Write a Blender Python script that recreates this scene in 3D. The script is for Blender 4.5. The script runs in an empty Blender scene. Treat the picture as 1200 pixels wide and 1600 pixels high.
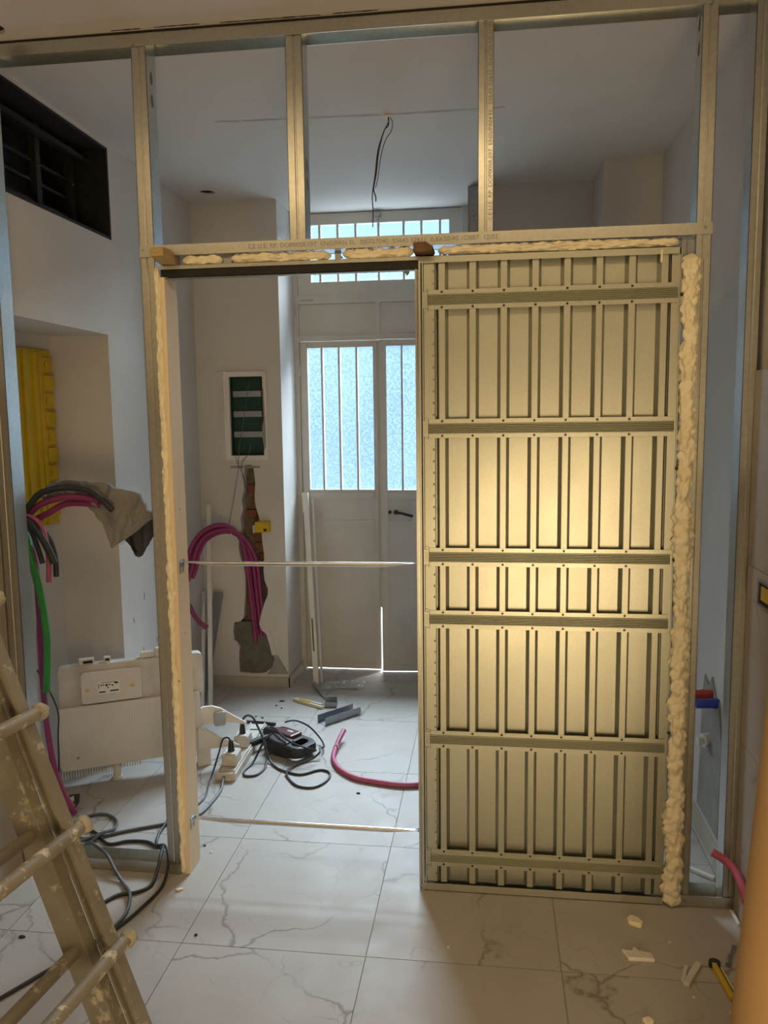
import bpy, bmesh, math, random
from mathutils import Vector, Matrix, noise
random.seed(7)
scene = bpy.context.scene
COL = scene.collection
# ------------------------------------------------------------------ camera
cam_d = bpy.data.cameras.new('camera'); cam = bpy.data.objects.new('camera', cam_d); COL.objects.link(cam)
_r = Vector((0.9915, 0.13044, 0)).normalized()
CAM_POS = Vector((1.142, -2.6207, 1.6337))
YAW, PITCH, ROLL, FPX = 0.1308, 0.1184, -0.0125, 1261.0
_f = Vector((-math.sin(YAW)*math.cos(PITCH), math.cos(YAW)*math.cos(PITCH), -math.sin(PITCH)))
_r = Vector((math.cos(YAW), math.sin(YAW), 0)); _u = _r.cross(_f)
_c, _s = math.cos(ROLL), math.sin(ROLL)
_R, _U = _c*_r + _s*_u, -_s*_r + _c*_u
cam.matrix_world = Matrix(((_R.x, _U.x, -_f.x, CAM_POS.x), (_R.y, _U.y, -_f.y, CAM_POS.y), (_R.z, _U.z, -_f.z, CAM_POS.z), (0, 0, 0, 1)))
cam_d.sensor_fit = 'AUTO'; cam_d.sensor_width = 36; cam_d.lens = FPX*36/1600
cam_d.clip_start = 0.02
scene.camera = cam
# ------------------------------------------------------------------ world, lights, exposure
world = bpy.data.worlds.new('world'); scene.world = world; world.use_nodes = True
world.node_tree.nodes['Background'].inputs[0].default_value = (0.50, 0.72, 1.0, 1)
world.node_tree.nodes['Background'].inputs[1].default_value = 1.3
vs = scene.view_settings
vs.view_transform = 'Standard'; vs.look = 'None'; vs.gamma = 1; vs.use_curve_mapping = False; vs.exposure = 0.3
def area(name, loc, target, sx, sy, power, color):
    d = bpy.data.lights.new(name, 'AREA'); d.shape = 'RECTANGLE'; d.size = sx; d.size_y = sy; d.energy = power; d.color = color
    o = bpy.data.objects.new(name, d); COL.objects.link(o); o.location = loc
    o.rotation_euler = (Vector(target)-Vector(loc)).to_track_quat('-Z', 'Y').to_euler(); return o
# bright overcast sky over the courtyard wall, above the sight line through the door
area('sky_light', (0.6, 6.4, 5.9), (0.5, 2.4, 1.6), 7.0, 4.4, 4500, (0.96, 0.975, 1.0))
# ceiling lamp of the front room and the daylight-poor lamp near the floor behind the camera
area('ceiling_lamp', (0.75, -1.35, 2.80), (0.75, -1.0, 0), 2.3, 0.25, 9.5, (1.0, 0.71, 0.36))
area('rear_lamp', (1.50, -3.55, 0.62), (1.35, 0, 1.35), 0.85, 1.1, 27, (1.0, 0.73, 0.39))

# ------------------------------------------------------------------ materials
def nodes_of(m):
    m.use_nodes = True
    nt = m.node_tree; nt.nodes.clear()
    out = nt.nodes.new('ShaderNodeOutputMaterial'); b = nt.nodes.new('ShaderNodeBsdfPrincipled')
    nt.links.new(b.outputs[0], out.inputs[0]); return nt, b, out
def coords(nt, rnd=False, scale=(1, 1, 1)):
    tc = nt.nodes.new('ShaderNodeTexCoord'); mp = nt.nodes.new('ShaderNodeMapping')
    nt.links.new(tc.outputs['Object'], mp.inputs[0]); mp.inputs['Scale'].default_value = scale
    if rnd:
        oi = nt.nodes.new('ShaderNodeObjectInfo'); mu = nt.nodes.new('ShaderNodeVectorMath'); mu.operation = 'SCALE'
        cx = nt.nodes.new('ShaderNodeCombineXYZ')
        for i in range(3): nt.links.new(oi.outputs['Random'], cx.inputs[i])
        nt.links.new(cx.outputs[0], mu.inputs[0]); mu.inputs['Scale'].default_value = 37.0
        nt.links.new(mu.outputs[0], mp.inputs['Location'])
    return mp.outputs[0]
def noise_n(nt, vec, scale, detail=4, rough=0.55):
    n = nt.nodes.new('ShaderNodeTexNoise'); n.inputs['Scale'].default_value = scale; n.inputs['Detail'].default_value = detail
    n.inputs['Roughness'].default_value = rough
    nt.links.new(vec, n.inputs['Vector']); return n.outputs[0]
def ramp(nt, fac, stops):
    r = nt.nodes.new('ShaderNodeValToRGB'); e = r.color_ramp.elements
    while len(e) < len(stops): e.new(0.5)
    for k, (p, c) in enumerate(stops):
        e[k].position = p; e[k].color = (c[0], c[1], c[2], 1) if len(c) == 3 else c
    nt.links.new(fac, r.inputs[0]); return r.outputs[0]
def mixc(nt, fac, a, b, mode='MIX'):
    m = nt.nodes.new('ShaderNodeMix'); m.data_type = 'RGBA'; m.blend_type = mode
    for s, v in ((m.inputs[0], fac), (m.inputs[6], a), (m.inputs[7], b)):
        if hasattr(v, 'links'): nt.links.new(v, s)
        elif isinstance(v, (int, float)): s.default_value = v
        else: s.default_value = (v[0], v[1], v[2], 1)
    return m.outputs[2]
def bump(nt, b, h, strength, dist=0.01):
    bp = nt.nodes.new('ShaderNodeBump'); bp.inputs['Strength'].default_value = strength; bp.inputs['Distance'].default_value = dist
    nt.links.new(h, bp.inputs['Height']); nt.links.new(bp.outputs[0], b.inputs['Normal'])
def mat(name, c1, c2=None, scale=8, rough=0.7, metal=0.0, bstr=0.0, bscale=60, rnd=False, stretch=(1, 1, 1), lo=0.35, hi=0.7, spec=None, detail=4):
    m = bpy.data.materials.new(name); nt, b, out = nodes_of(m)
    b.inputs['Roughness'].default_value = rough; b.inputs['Metallic'].default_value = metal
    if spec is not None: b.inputs['Specular IOR Level'].default_value = spec
    v = coords(nt, rnd, stretch)
    if c2 is None: c2 = tuple(x*0.88 for x in c1)
    nt.links.new(ramp(nt, noise_n(nt, v, scale, detail), [(lo, c1), (hi, c2)]), b.inputs['Base Color'])
    if bstr: bump(nt, b, noise_n(nt, v, bscale, 3), bstr)
    return m
M = {}
M['plaster'] = mat('plaster_white', (0.64, 0.605, 0.57), (0.58, 0.55, 0.515), 2.2, 0.85, bstr=0.05, bscale=40)
M['ceiling'] = mat('ceiling_paint', (0.66, 0.62, 0.575), (0.61, 0.57, 0.53), 1.5, 0.9)
M['patch'] = mat('grey_filler', (0.34, 0.32, 0.29), (0.27, 0.25, 0.23), 12, 0.9, bstr=0.3, bscale=80)
M['seam'] = mat('filled_seam', (0.42, 0.35, 0.30), (0.60, 0.55, 0.51), 9, 0.9)
M['grout'] = mat('grout', (0.36, 0.34, 0.31), None, 20, 0.9)
M['black'] = mat('black_paint', (0.006, 0.006, 0.006), (0.013, 0.012, 0.010), 18, 0.65, bstr=0.2, bscale=50)
M['blackplastic'] = mat('black_plastic', (0.012, 0.012, 0.013), (0.022, 0.022, 0.023), 20, 0.45)
M['rubber'] = mat('cable_rubber', (0.022, 0.024, 0.027), (0.038, 0.040, 0.044), 30, 0.5)
M['greyrubber'] = mat('grey_cable_rubber', (0.09, 0.10, 0.115), (0.14, 0.15, 0.165), 30, 0.5)
M['wood'] = mat('pine', (0.82, 0.69, 0.50), (0.76, 0.61, 0.41), 4, 0.65, stretch=(30, 30, 1.0), bstr=0.05, bscale=9)
M['wedge'] = mat('rough_pine_wedge', (0.52, 0.37, 0.19), (0.40, 0.27, 0.12), 30, 0.8, stretch=(1, 0.3, 3))
M['wedgedark'] = mat('dark_wood_wedge', (0.19, 0.105, 0.055), (0.11, 0.06, 0.03), 25, 0.8, bstr=0.4, bscale=90)
M['foam'] = mat('expanding_foam', (0.93, 0.86, 0.66), (0.88, 0.78, 0.54), 25, 0.75, bstr=0.25, bscale=140)
M['pink'] = mat('pink_conduit', (0.29, 0.035, 0.125), (0.22, 0.028, 0.095), 25, 0.45)
M['pinklight'] = mat('dusty_pink_conduit', (0.55, 0.13, 0.24), (0.46, 0.09, 0.19), 25, 0.5)
M['green'] = mat('green_conduit', (0.035, 0.30, 0.055), (0.03, 0.24, 0.045), 30, 0.5)
M['charcoal'] = mat('charcoal_conduit', (0.028, 0.027, 0.027), (0.045, 0.043, 0.042), 25, 0.5)
M['yellow'] = mat('yellow_plastic', (0.62, 0.43, 0.012), (0.52, 0.35, 0.01), 10, 0.45)
M['cloth'] = mat('grey_jersey', (0.30, 0.285, 0.26), (0.24, 0.225, 0.205), 14, 0.95, bstr=0.3, bscale=300)
M['clothdark'] = mat('dark_grey_cloth', (0.055, 0.057, 0.063), (0.08, 0.082, 0.09), 14, 0.95, bstr=0.3, bscale=300)
M['clothblack'] = mat('black_cloth_stripe', (0.012, 0.012, 0.012), None, 14, 0.95)
M['white'] = mat('white_plastic', (0.78, 0.75, 0.70), (0.70, 0.66, 0.60), 5, 0.5)
M['paper'] = mat('white_paper', (0.9, 0.9, 0.88), None, 10, 0.8)
M['whitemottled'] = mat('mottled_white_plastic', (0.74, 0.72, 0.68), (0.55, 0.51, 0.45), 7, 0.55)
M['beigeplastic'] = mat('beige_plastic', (0.64, 0.60, 0.53), (0.48, 0.44, 0.37), 18, 0.6)
M['doorpaint'] = mat('white_door_paint', (0.64, 0.62, 0.58), (0.57, 0.55, 0.51), 3, 0.5)
M['skirting'] = mat('beige_skirting', (0.50, 0.45, 0.37), (0.43, 0.38, 0.31), 9, 0.6)
M['cement'] = mat('cement', (0.165, 0.155, 0.125), (0.12, 0.11, 0.09), 25, 0.95, bstr=0.6, bscale=70)
M['mortar'] = mat('old_mortar', (0.24, 0.18, 0.13), (0.15, 0.11, 0.075), 30, 0.95, bstr=0.6, bscale=90)
M['brick'] = mat('old_brick', (0.26, 0.09, 0.045), (0.17, 0.075, 0.045), 30, 0.95, bstr=0.5, bscale=90, rnd=True)
M['green_pcb'] = mat('dark_green_plastic', (0.004, 0.055, 0.042), (0.006, 0.035, 0.028), 12, 0.5)
M['steel'] = mat('dull_steel', (0.42, 0.43, 0.44), (0.34, 0.35, 0.36), 12, 0.4, 0.9)
M['ink'] = mat('grey_ink', (0.30, 0.30, 0.27), None, 10, 0.7)
M['darkscrew'] = mat('dark_screw', (0.07, 0.065, 0.05), None, 10, 0.4, 0.8)
M['red'] = mat('red_plastic', (0.50, 0.05, 0.025), None, 10, 0.45)
M['blue'] = mat('blue_plastic', (0.025, 0.05, 0.36), None, 10, 0.45)
M['drillred'] = mat('maroon_plastic', (0.105, 0.022, 0.024), (0.07, 0.017, 0.018), 20, 0.4)
M['drillblack'] = mat('dusty_black_plastic', (0.02, 0.02, 0.022), (0.035, 0.034, 0.034), 30, 0.5)
M['cuttery'] = mat('yellow_handle', (0.70, 0.48, 0.02), None, 10, 0.4)
M['tan'] = mat('tan_stand_in', (0.50, 0.315, 0.145), (0.45, 0.28, 0.125), 3, 0.7)
M['cream'] = mat('cream_strip', (0.72, 0.66, 0.42), None, 12, 0.6)
M['outwall'] = mat('courtyard_render', (0.20, 0.27, 0.36), (0.13, 0.19, 0.27), 0.8, 0.9)
M['outground'] = mat('courtyard_paving', (0.45, 0.46, 0.47), None, 2, 0.9)
M['orange'] = mat('glue_spot', (0.72, 0.50, 0.16), None, 30, 0.6)
M['gapdark'] = mat('dark_cavity', (0.02, 0.018, 0.015), None, 10, 0.9)  # near-black, shade painted into holes and gaps; also cracks, crumbs and print

def galv(name, c1=(0.63, 0.635, 0.59), c2=(0.55, 0.555, 0.515), rough=0.30, nsc=70):
    m = bpy.data.materials.new(name); nt, b, out = nodes_of(m); b.inputs['Metallic'].default_value = 1.0
    v = coords(nt); n = noise_n(nt, v, nsc, 4, 0.5); n2 = noise_n(nt, v, 3, 2)
    nt.links.new(ramp(nt, n, [(0.3, c1), (0.72, c2)]), b.inputs['Base Color'])
    mr = nt.nodes.new('ShaderNodeMapRange'); nt.links.new(n2, mr.inputs[0]); mr.inputs[3].default_value = rough-0.07; mr.inputs[4].default_value = rough+0.09
    nt.links.new(mr.outputs[0], b.inputs['Roughness'])
    bump(nt, b, n, 0.02, 0.003); return m
M['galv'] = galv('galvanised_steel')
M['galvpanel'] = galv('galvanised_sheet', (0.54, 0.55, 0.47), (0.49, 0.50, 0.43), 0.39, 160)
M['alu'] = galv('bright_zinc', (0.80, 0.80, 0.80), (0.72, 0.72, 0.72), 0.28)
M['galvdark'] = galv('dull_zinc_bracket', (0.38, 0.40, 0.42), (0.30, 0.32, 0.35), 0.4)

def marble(name, base, base2, vein, vscale=1.6, vein_amt=0.75, rough=0.28):
    m = bpy.data.materials.new(name); nt, b, out = nodes_of(m)
    v = coords(nt, True)
    wn = nt.nodes.new('ShaderNodeTexNoise'); wn.inputs['Scale'].default_value = 2.4; wn.inputs['Detail'].default_value = 5
    nt.links.new(v, wn.inputs['Vector'])
    sub = nt.nodes.new('ShaderNodeVectorMath'); sub.operation = 'SUBTRACT'; nt.links.new(wn.outputs['Color'], sub.inputs[0]); sub.inputs[1].default_value = (0.5, 0.5, 0.5)
    sc = nt.nodes.new('ShaderNodeVectorMath'); sc.operation = 'SCALE'; nt.links.new(sub.outputs[0], sc.inputs[0]); sc.inputs['Scale'].default_value = 0.55
    ad = nt.nodes.new('ShaderNodeVectorMath'); ad.operation = 'ADD'; nt.links.new(v, ad.inputs[0]); nt.links.new(sc.outputs[0], ad.inputs[1])
    def veins(scale, w):
        vo = nt.nodes.new('ShaderNodeTexVoronoi'); vo.feature = 'DISTANCE_TO_EDGE'; vo.inputs['Scale'].default_value = scale
        nt.links.new(ad.outputs[0], vo.inputs['Vector'])
        return ramp(nt, vo.outputs['Distance'], [(0.0, (1, 1, 1)), (w*0.35, (0.55, 0.55, 0.55)), (w, (0, 0, 0))])
    mask = ramp(nt, noise_n(nt, v, 2.6, 2), [(0.40, (0, 0, 0)), (0.56, (1, 1, 1))])
    mask2 = ramp(nt, noise_n(nt, v, 5.0, 2), [(0.45, (0, 0, 0)), (0.62, (1, 1, 1))])
    v1 = mixc(nt, 1.0, veins(vscale, 0.017), mask, 'MULTIPLY'); v2 = mixc(nt, 1.0, veins(vscale*2.6, 0.016), mask2, 'MULTIPLY')
    cb = ramp(nt, noise_n(nt, ad.outputs[0], 3.5, 6), [(0.3, base), (0.7, base2)])
    a = mixc(nt, v2, cb, tuple(x*0.74 for x in base)); 
    fac = nt.nodes.new('ShaderNodeMath'); fac.operation = 'MULTIPLY'; nt.links.new(v1, fac.inputs[0]); fac.inputs[1].default_value = vein_amt
    nt.links.new(mixc(nt, fac.outputs[0], a, vein), b.inputs['Base Color'])
    dust = noise_n(nt, v, 9, 4); mr = nt.nodes.new('ShaderNodeMapRange'); nt.links.new(dust, mr.inputs[0]); mr.inputs[3].default_value = rough; mr.inputs[4].default_value = rough+0.3
    nt.links.new(mr.outputs[0], b.inputs['Roughness']); return m
M['floor_tile'] = marble('floor_marble', (0.49, 0.465, 0.44), (0.43, 0.405, 0.38), (0.19, 0.165, 0.14), 1.9, 0.85, rough=0.42)
M['wall_tile'] = marble('wall_marble', (0.43, 0.385, 0.335), (0.38, 0.34, 0.295), (0.20, 0.17, 0.135), 1.0, 0.6, 0.35)

def mud(name, c1, c2, scale, lo, hi, rough, metal):
    m = bpy.data.materials.new(name); nt, b, out = nodes_of(m); v = coords(nt)
    f = ramp(nt, noise_n(nt, v, scale, 6, 0.65), [(lo, (0, 0, 0)), (hi, (1, 1, 1))])
    base = ramp(nt, noise_n(nt, v, 10, 4), [(0.3, c1), (0.7, tuple(x*0.72 for x in c1))])
    nt.links.new(mixc(nt, f, base, c2), b.inputs['Base Color'])
    b.inputs['Roughness'].default_value = rough; b.inputs['Metallic'].default_value = metal
    bump(nt, b, f, 0.35, 0.003); return m
M['ladder'] = mud('muddy_ladder_metal', (0.36, 0.335, 0.275), (0.66, 0.60, 0.48), 16, 0.58, 0.66, 0.5, 0.35)
M['rung'] = mud('muddy_rung', (0.36, 0.325, 0.26), (0.72, 0.66, 0.52), 28, 0.55, 0.62, 0.6, 0.25)
M['cap'] = mud('plaster_caked_cap', (0.50, 0.46, 0.37), (0.30, 0.28, 0.24), 30, 0.52, 0.6, 0.8, 0.0)

def glass_mat():
    m = bpy.data.materials.new('patterned_glass'); nt, b, out = nodes_of(m); nt.nodes.remove(b)
    v = coords(nt)
    vo = nt.nodes.new('ShaderNodeTexVoronoi'); vo.inputs['Scale'].default_value = 95; nt.links.new(v, vo.inputs['Vector'])
    h = vo.outputs['Distance']
    bp = nt.nodes.new('ShaderNodeBump'); bp.inputs['Strength'].default_value = 0.9; bp.inputs['Distance'].default_value = 0.006; nt.links.new(h, bp.inputs['Height'])
    tr = nt.nodes.new('ShaderNodeBsdfTransparent'); tl = nt.nodes.new('ShaderNodeBsdfTranslucent'); gl = nt.nodes.new('ShaderNodeBsdfGlossy')
    tl.inputs[0].default_value = (0.66, 0.84, 1, 1); gl.inputs[1].default_value = 0.25
    nt.links.new(bp.outputs[0], tl.inputs['Normal']); nt.links.new(bp.outputs[0], gl.inputs['Normal'])
    f = ramp(nt, noise_n(nt, v, 62, 1.5, 0.6), [(0.43, (0.002, 0.002, 0.002)), (0.57, (0.025, 0.025, 0.025))])
    m1 = nt.nodes.new('ShaderNodeMixShader'); nt.links.new(f, m1.inputs[0]); nt.links.new(tr.outputs[0], m1.inputs[1]); nt.links.new(tl.outputs[0], m1.inputs[2])
    m2 = nt.nodes.new('ShaderNodeMixShader'); m2.inputs[0].default_value = 0.06; nt.links.new(m1.outputs[0], m2.inputs[1]); nt.links.new(gl.outputs[0], m2.inputs[2])
    tr.inputs[0].default_value = (0.86, 0.95, 1, 1)
    nt.links.new(m2.outputs[0], out.inputs[0]); return m
M['glass'] = glass_mat()
def film_mat():
    m = bpy.data.materials.new('clear_film'); nt, b, out = nodes_of(m)
    b.inputs['Base Color'].default_value = (0.62, 0.64, 0.66, 1); b.inputs['Roughness'].default_value = 0.18; b.inputs['Alpha'].default_value = 0.55; return m
M['film'] = film_mat()

# ------------------------------------------------------------------ geometry helpers
WL = {}
def wl(o): return WL[o.name]
def setp(o, label=None, cat=None, group=None, kind=None):
    for k, v in (('label', label), ('category', cat), ('group', group), ('kind', kind)):
        if v: o[k] = v
    return o
def thing(name, loc, label, cat, group=None, kind=None):
    o = bpy.data.objects.new(name, None); o.empty_display_size = 0.05; COL.objects.link(o)
    o.location = loc; WL[o.name] = Vector(loc); return setp(o, label, cat, group, kind)
class MB:
    def __init__(s): s.v = []; s.f = []
    def add(s, vs, fs):
        n = len(s.v); s.v += [tuple(v) for v in vs]; s.f += [tuple(i+n for i in f) for f in fs]; return s
    def box(s, x0, x1, y0, y1, z0, z1):
        return s.add([(x0, y0, z0), (x1, y0, z0), (x1, y1, z0), (x0, y1, z0), (x0, y0, z1), (x1, y0, z1), (x1, y1, z1), (x0, y1, z1)],
                     [(0, 3, 2, 1), (4, 5, 6, 7), (0, 1, 5, 4), (1, 2, 6, 5), (2, 3, 7, 6), (3, 0, 4, 7)])
    def obox(s, c, ax, ay, az, hx, hy, hz):
        c, ax, ay, az = Vector(c), Vector(ax).normalized(), Vector(ay).normalized(), Vector(az).normalized()
        P = [c + ax*hx*i + ay*hy*j + az*hz*k for k in (-1, 1) for (i, j) in ((-1, -1), (1, -1), (1, 1), (-1, 1))]
        return s.add(P, [(0, 3, 2, 1), (4, 5, 6, 7), (0, 1, 5, 4), (1, 2, 6, 5), (2, 3, 7, 6), (3, 0, 4, 7)])
    def prism(s, pts, fn, a, b):
        n = len(pts); V = [fn(p, q, a) for p, q in pts] + [fn(p, q, b) for p, q in pts]
        F = [tuple(range(n))[::-1], tuple(range(n, 2*n))] + [(i, (i+1) % n, n+(i+1) % n, n+i) for i in range(n)]
        return s.add(V, F)
    def cyl(s, p0, p1, r0, r1=None, n=12, caps=True):
        p0, p1 = Vector(p0), Vector(p1); r1 = r0 if r1 is None else r1
        d = (p1-p0).normalized(); a = d.orthogonal().normalized(); b = d.cross(a)
        V = [p + (a*math.cos(2*math.pi*i/n) + b*math.sin(2*math.pi*i/n))*r for p, r in ((p0, r0), (p1, r1)) for i in range(n)]
        F = [(i, (i+1) % n, n+(i+1) % n, n+i) for i in range(n)]
        if caps: F += [tuple(range(n))[::-1], tuple(range(n, 2*n))]
        return s.add(V, F)
    def tube(s, pts, r, n=10, rf=None, closed_caps=True):
        P = [Vector(p) for p in pts]; V = []; F = []
        t0 = (P[1]-P[0]).normalized(); a = t0.orthogonal().normalized()
        for i, p in enumerate(P):
            t = (P[min(i+1, len(P)-1)] - P[max(i-1, 0)])
            t = t.normalized() if t.length > 1e-9 else t0
            a = (a - t*a.dot(t)); a = a.normalized() if a.length > 1e-6 else t.orthogonal().normalized(); b = t.cross(a)
            rr = r if rf is None else rf(i)
            for k in range(n):
                th = 2*math.pi*k/n; V.append(p + (a*math.cos(th)+b*math.sin(th))*rr)
        m = len(P)
        for i in range(m-1):
            for k in range(n): F.append((i*n+k, i*n+(k+1) % n, (i+1)*n+(k+1) % n, (i+1)*n+k))
        if closed_caps: F += [tuple(range(n))[::-1], tuple(range((m-1)*n, m*n))]
        return s.add(V, F)
    def build(s, name, m, parent=None, label=None, cat=None, group=None, kind=None, smooth=False, bevel=0, origin=None):
        if parent is not None: off = wl(parent)
        elif origin is not None: off = Vector(origin)
        else:
            xs, ys, zs = zip(*s.v); off = Vector(((min(xs)+max(xs))/2, (min(ys)+max(ys))/2, min(zs)))
        me = bpy.data.meshes.new(name)
        me.from_pydata([(v[0]-off.x, v[1]-off.y, v[2]-off.z) for v in s.v], [], s.f)
        bm = bmesh.new(); bm.from_mesh(me); bmesh.ops.recalc_face_normals(bm, faces=bm.faces)
        if bevel: bmesh.ops.bevel(bm, geom=list(bm.edges), offset=bevel, segments=2, profile=0.5, affect='EDGES', clamp_overlap=True)
        bm.to_mesh(me); bm.free()
        if smooth: me.shade_smooth() if smooth is True else me.shade_smooth()
        me.materials.append(M[m] if isinstance(m, str) else m)
        if smooth == 'auto': me.set_sharp_from_angle(angle=math.radians(40))
        o = bpy.data.objects.new(name, me); COL.objects.link(o)
        if parent is not None: o.parent = parent; WL[o.name] = off.copy()
        else: o.location = off; WL[o.name] = off
        return setp(o, label, cat, group, kind)
def dup(o, parent, dx=0, dy=0, dz=0):
    c = o.copy(); COL.objects.link(c); c.parent = parent; c.location = Vector(o.location)+Vector((dx, dy, dz)); WL[c.name] = wl(o)+Vector((dx, dy, dz)); return c
def spline(pts, sub=8):
    P = [Vector(p) for p in pts]; Q = [2*P[0]-P[1]] + P + [2*P[-1]-P[-2]]; out = []
    for i in range(1, len(Q)-2):
        a, b, c, d = Q[i-1], Q[i], Q[i+1], Q[i+2]
        for k in range(sub):
            t = k/sub
            out.append(0.5*((2*b) + (c-a)*t + (2*a-5*b+4*c-d)*t*t + (3*b-a-3*c+d)*t**3))
    out.append(P[-1]); return out
def holed(outer, holes, fn, a, b):
    """solid plate: 2-D outline with holes, extruded between a and b; fn(p,q,w)->xyz"""
    bm = bmesh.new(); loops = [outer] + list(holes); edges = []; rings = []
    for L in loops:
        vs = [bm.verts.new((p, q, 0)) for p, q in L]; rings.append(vs)
        edges += [bm.edges.new((vs[i], vs[(i+1) % len(vs)])) for i in range(len(vs))]
    bmesh.ops.triangle_fill(bm, use_beauty=True, use_dissolve=False, edges=edges)
    bm.verts.index_update(); pts = [v.co.xy.copy() for v in bm.verts]; tris = [tuple(v.index for v in f.verts) for f in bm.faces]
    n = len(pts); mb = MB()
    V = [fn(p.x, p.y, a) for p in pts] + [fn(p.x, p.y, b) for p in pts]
    F = tris + [tuple(i+n for i in reversed(t)) for t in tris]
    for r in rings:
        idx = [v.index for v in r]
        F += [(idx[i], idx[(i+1) % len(idx)], idx[(i+1) % len(idx)]+n, idx[i]+n) for i in range(len(idx))]
    bm.free(); return mb.add(V, F)
def rect(a0, a1, b0, b1): return [(a0, b0), (a1, b0), (a1, b1), (a0, b1)]
def oval(cx, cy, rx, ry, n=20): return [(cx+rx*math.cos(2*math.pi*i/n), cy+ry*math.sin(2*math.pi*i/n)) for i in range(n)]
XZ = lambda p, q, w: (p, w, q)
YZ = lambda p, q, w: (w, p, q)
XY = lambda p, q, w: (p, q, w)
def text_part(name, body, size, loc, rot, parent, material='ink', label=None, width=None):
    cu = bpy.data.curves.new(name, 'FONT'); cu.body = body; cu.size = size; cu.extrude = 0.0002
    t = bpy.data.objects.new(name+'_tmp', cu); COL.objects.link(t)
    dg = bpy.context.evaluated_depsgraph_get(); me = bpy.data.meshes.new_from_object(t.evaluated_get(dg))
    bpy.data.objects.remove(t); bpy.data.curves.remove(cu)
    if width:
        w = max(v.co.x for v in me.vertices); 
        for v in me.vertices: v.co.x *= width/w
    o = bpy.data.objects.new(name, me); me.materials.clear(); me.materials.append(M[material]); COL.objects.link(o)
    o.parent = parent; o.location = Vector(loc)-wl(parent); o.rotation_euler = rot; WL[o.name] = Vector(loc)
    return setp(o, label)

# ================================================================== SETTING
XL, XR, ZC = -0.575, 1.965, 2.865
# floor slab and tiles
base = MB().box(-0.9, 2.0, -3.7, 2.6, -0.06, -0.003).build('floor', 'grout', kind='structure', origin=(0, 0, 0), label='white marble tile floor with thin grey veins and joints')
xe = [0.189+0.584*k for k in range(-2, 4)]; ye = [0.265+0.635*k for k in range(-6, 5)]
proto_tiles = {}
def floor_tile(x0, x1, y0, y1):
    g = 0.0014; w, d = round(x1-x0, 4), round(y1-y0, 4); key = (w, d)
    if key not in proto_tiles:
        o = MB().box(x0+g, x1-g, y0+g, y1-g, -0.003, 0).build('tile', 'floor_tile', base)
        for v in o.data.vertices: v.co.x -= x0; v.co.y -= y0
        o.location = (x0, y0, 0); proto_tiles[key] = o
    else:
        p = proto_tiles[key]; o = p.copy(); COL.objects.link(o); o.location = (x0, y0, 0)
xs = [max(-0.89, xe[0])] + [x for x in xe[1:] if x < 1.95] + [1.99]
ys = [y for y in ye if y < 2.5] + [2.52]; ys[0] = -3.6
for i in range(len(xs)-1):
    for j in range(len(ys)-1): floor_tile(xs[i], xs[i+1], ys[j], ys[j+1])

# ceiling with two downlight holes
def ceil_holes():
    h1 = oval(-0.402, 1.83, 0.042, 0.042); h2 = oval(-0.425, -0.09, 0.042, 0.042)
    return holed(rect(-0.95, 2.15, -3.7, 2.6), [h1, h2], XY, ZC, ZC+0.010)
ceil = ceil_holes().build('ceiling', 'ceiling', kind='structure', origin=(0, 0, ZC), label='off-white painted ceiling')
for hx, hy in ((-0.402, 1.83), (-0.425, -0.09)):
    MB().cyl((hx, hy, ZC+0.010), (hx, hy, ZC+0.12), 0.055, n=20).build('downlight_hole', 'gapdark', ceil, label='dark round empty downlight cutout')  # near-black cup paints in the shade inside the hole
seam = MB(); 
for a, b in (((-0.0, 0.806), (0.10, 0.815)), ((0.12, 0.814), (0.695, 0.842)), ((0.74, 0.846), (1.20, 0.838))):
    n = 14; L = []; Rr = []
    for i in range(n+1):
        t = i/n; x = a[0]+(b[0]-a[0])*t; y = a[1]+(b[1]-a[1])*t; w = 0.007+0.006*noise.noise((x*9, 3, 1)) 
        L.append((x, y-w, ZC-0.0012)); Rr.append((x, y+w, ZC-0.0012))
    seam.add(L+Rr, [(i, i+1, n+2+i, n+1+i) for i in range(n)])
seam.build('filled_seam', 'seam', ceil, label='narrow filled cable chase across the ceiling')
cr = MB()
for x0, x1, y in ((-0.06, 0.037, -0.016), (0.085, 0.235, -0.017), (0.30, 0.62, -0.014), (0.66, 0.80, -0.016), (1.25, 1.55, -0.016)):
    n = 16
    for i in range(n):
        xa = x0+(x1-x0)*i/n; xb = x0+(x1-x0)*(i+1)/n; w = 0.002+0.003*abs(noise.noise((xa*30, y*40, 2)))
        cr.add([(xa, y-w, ZC-0.0008), (xb, y-w, ZC-0.0008), (xb, y+w, ZC-0.0008), (xa, y+w, ZC-0.0008)], [(0, 1, 2, 3)])
cr.build('flaked_crack', 'gapdark', ceil, label='dark flaked paint line beside the track')

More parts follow.
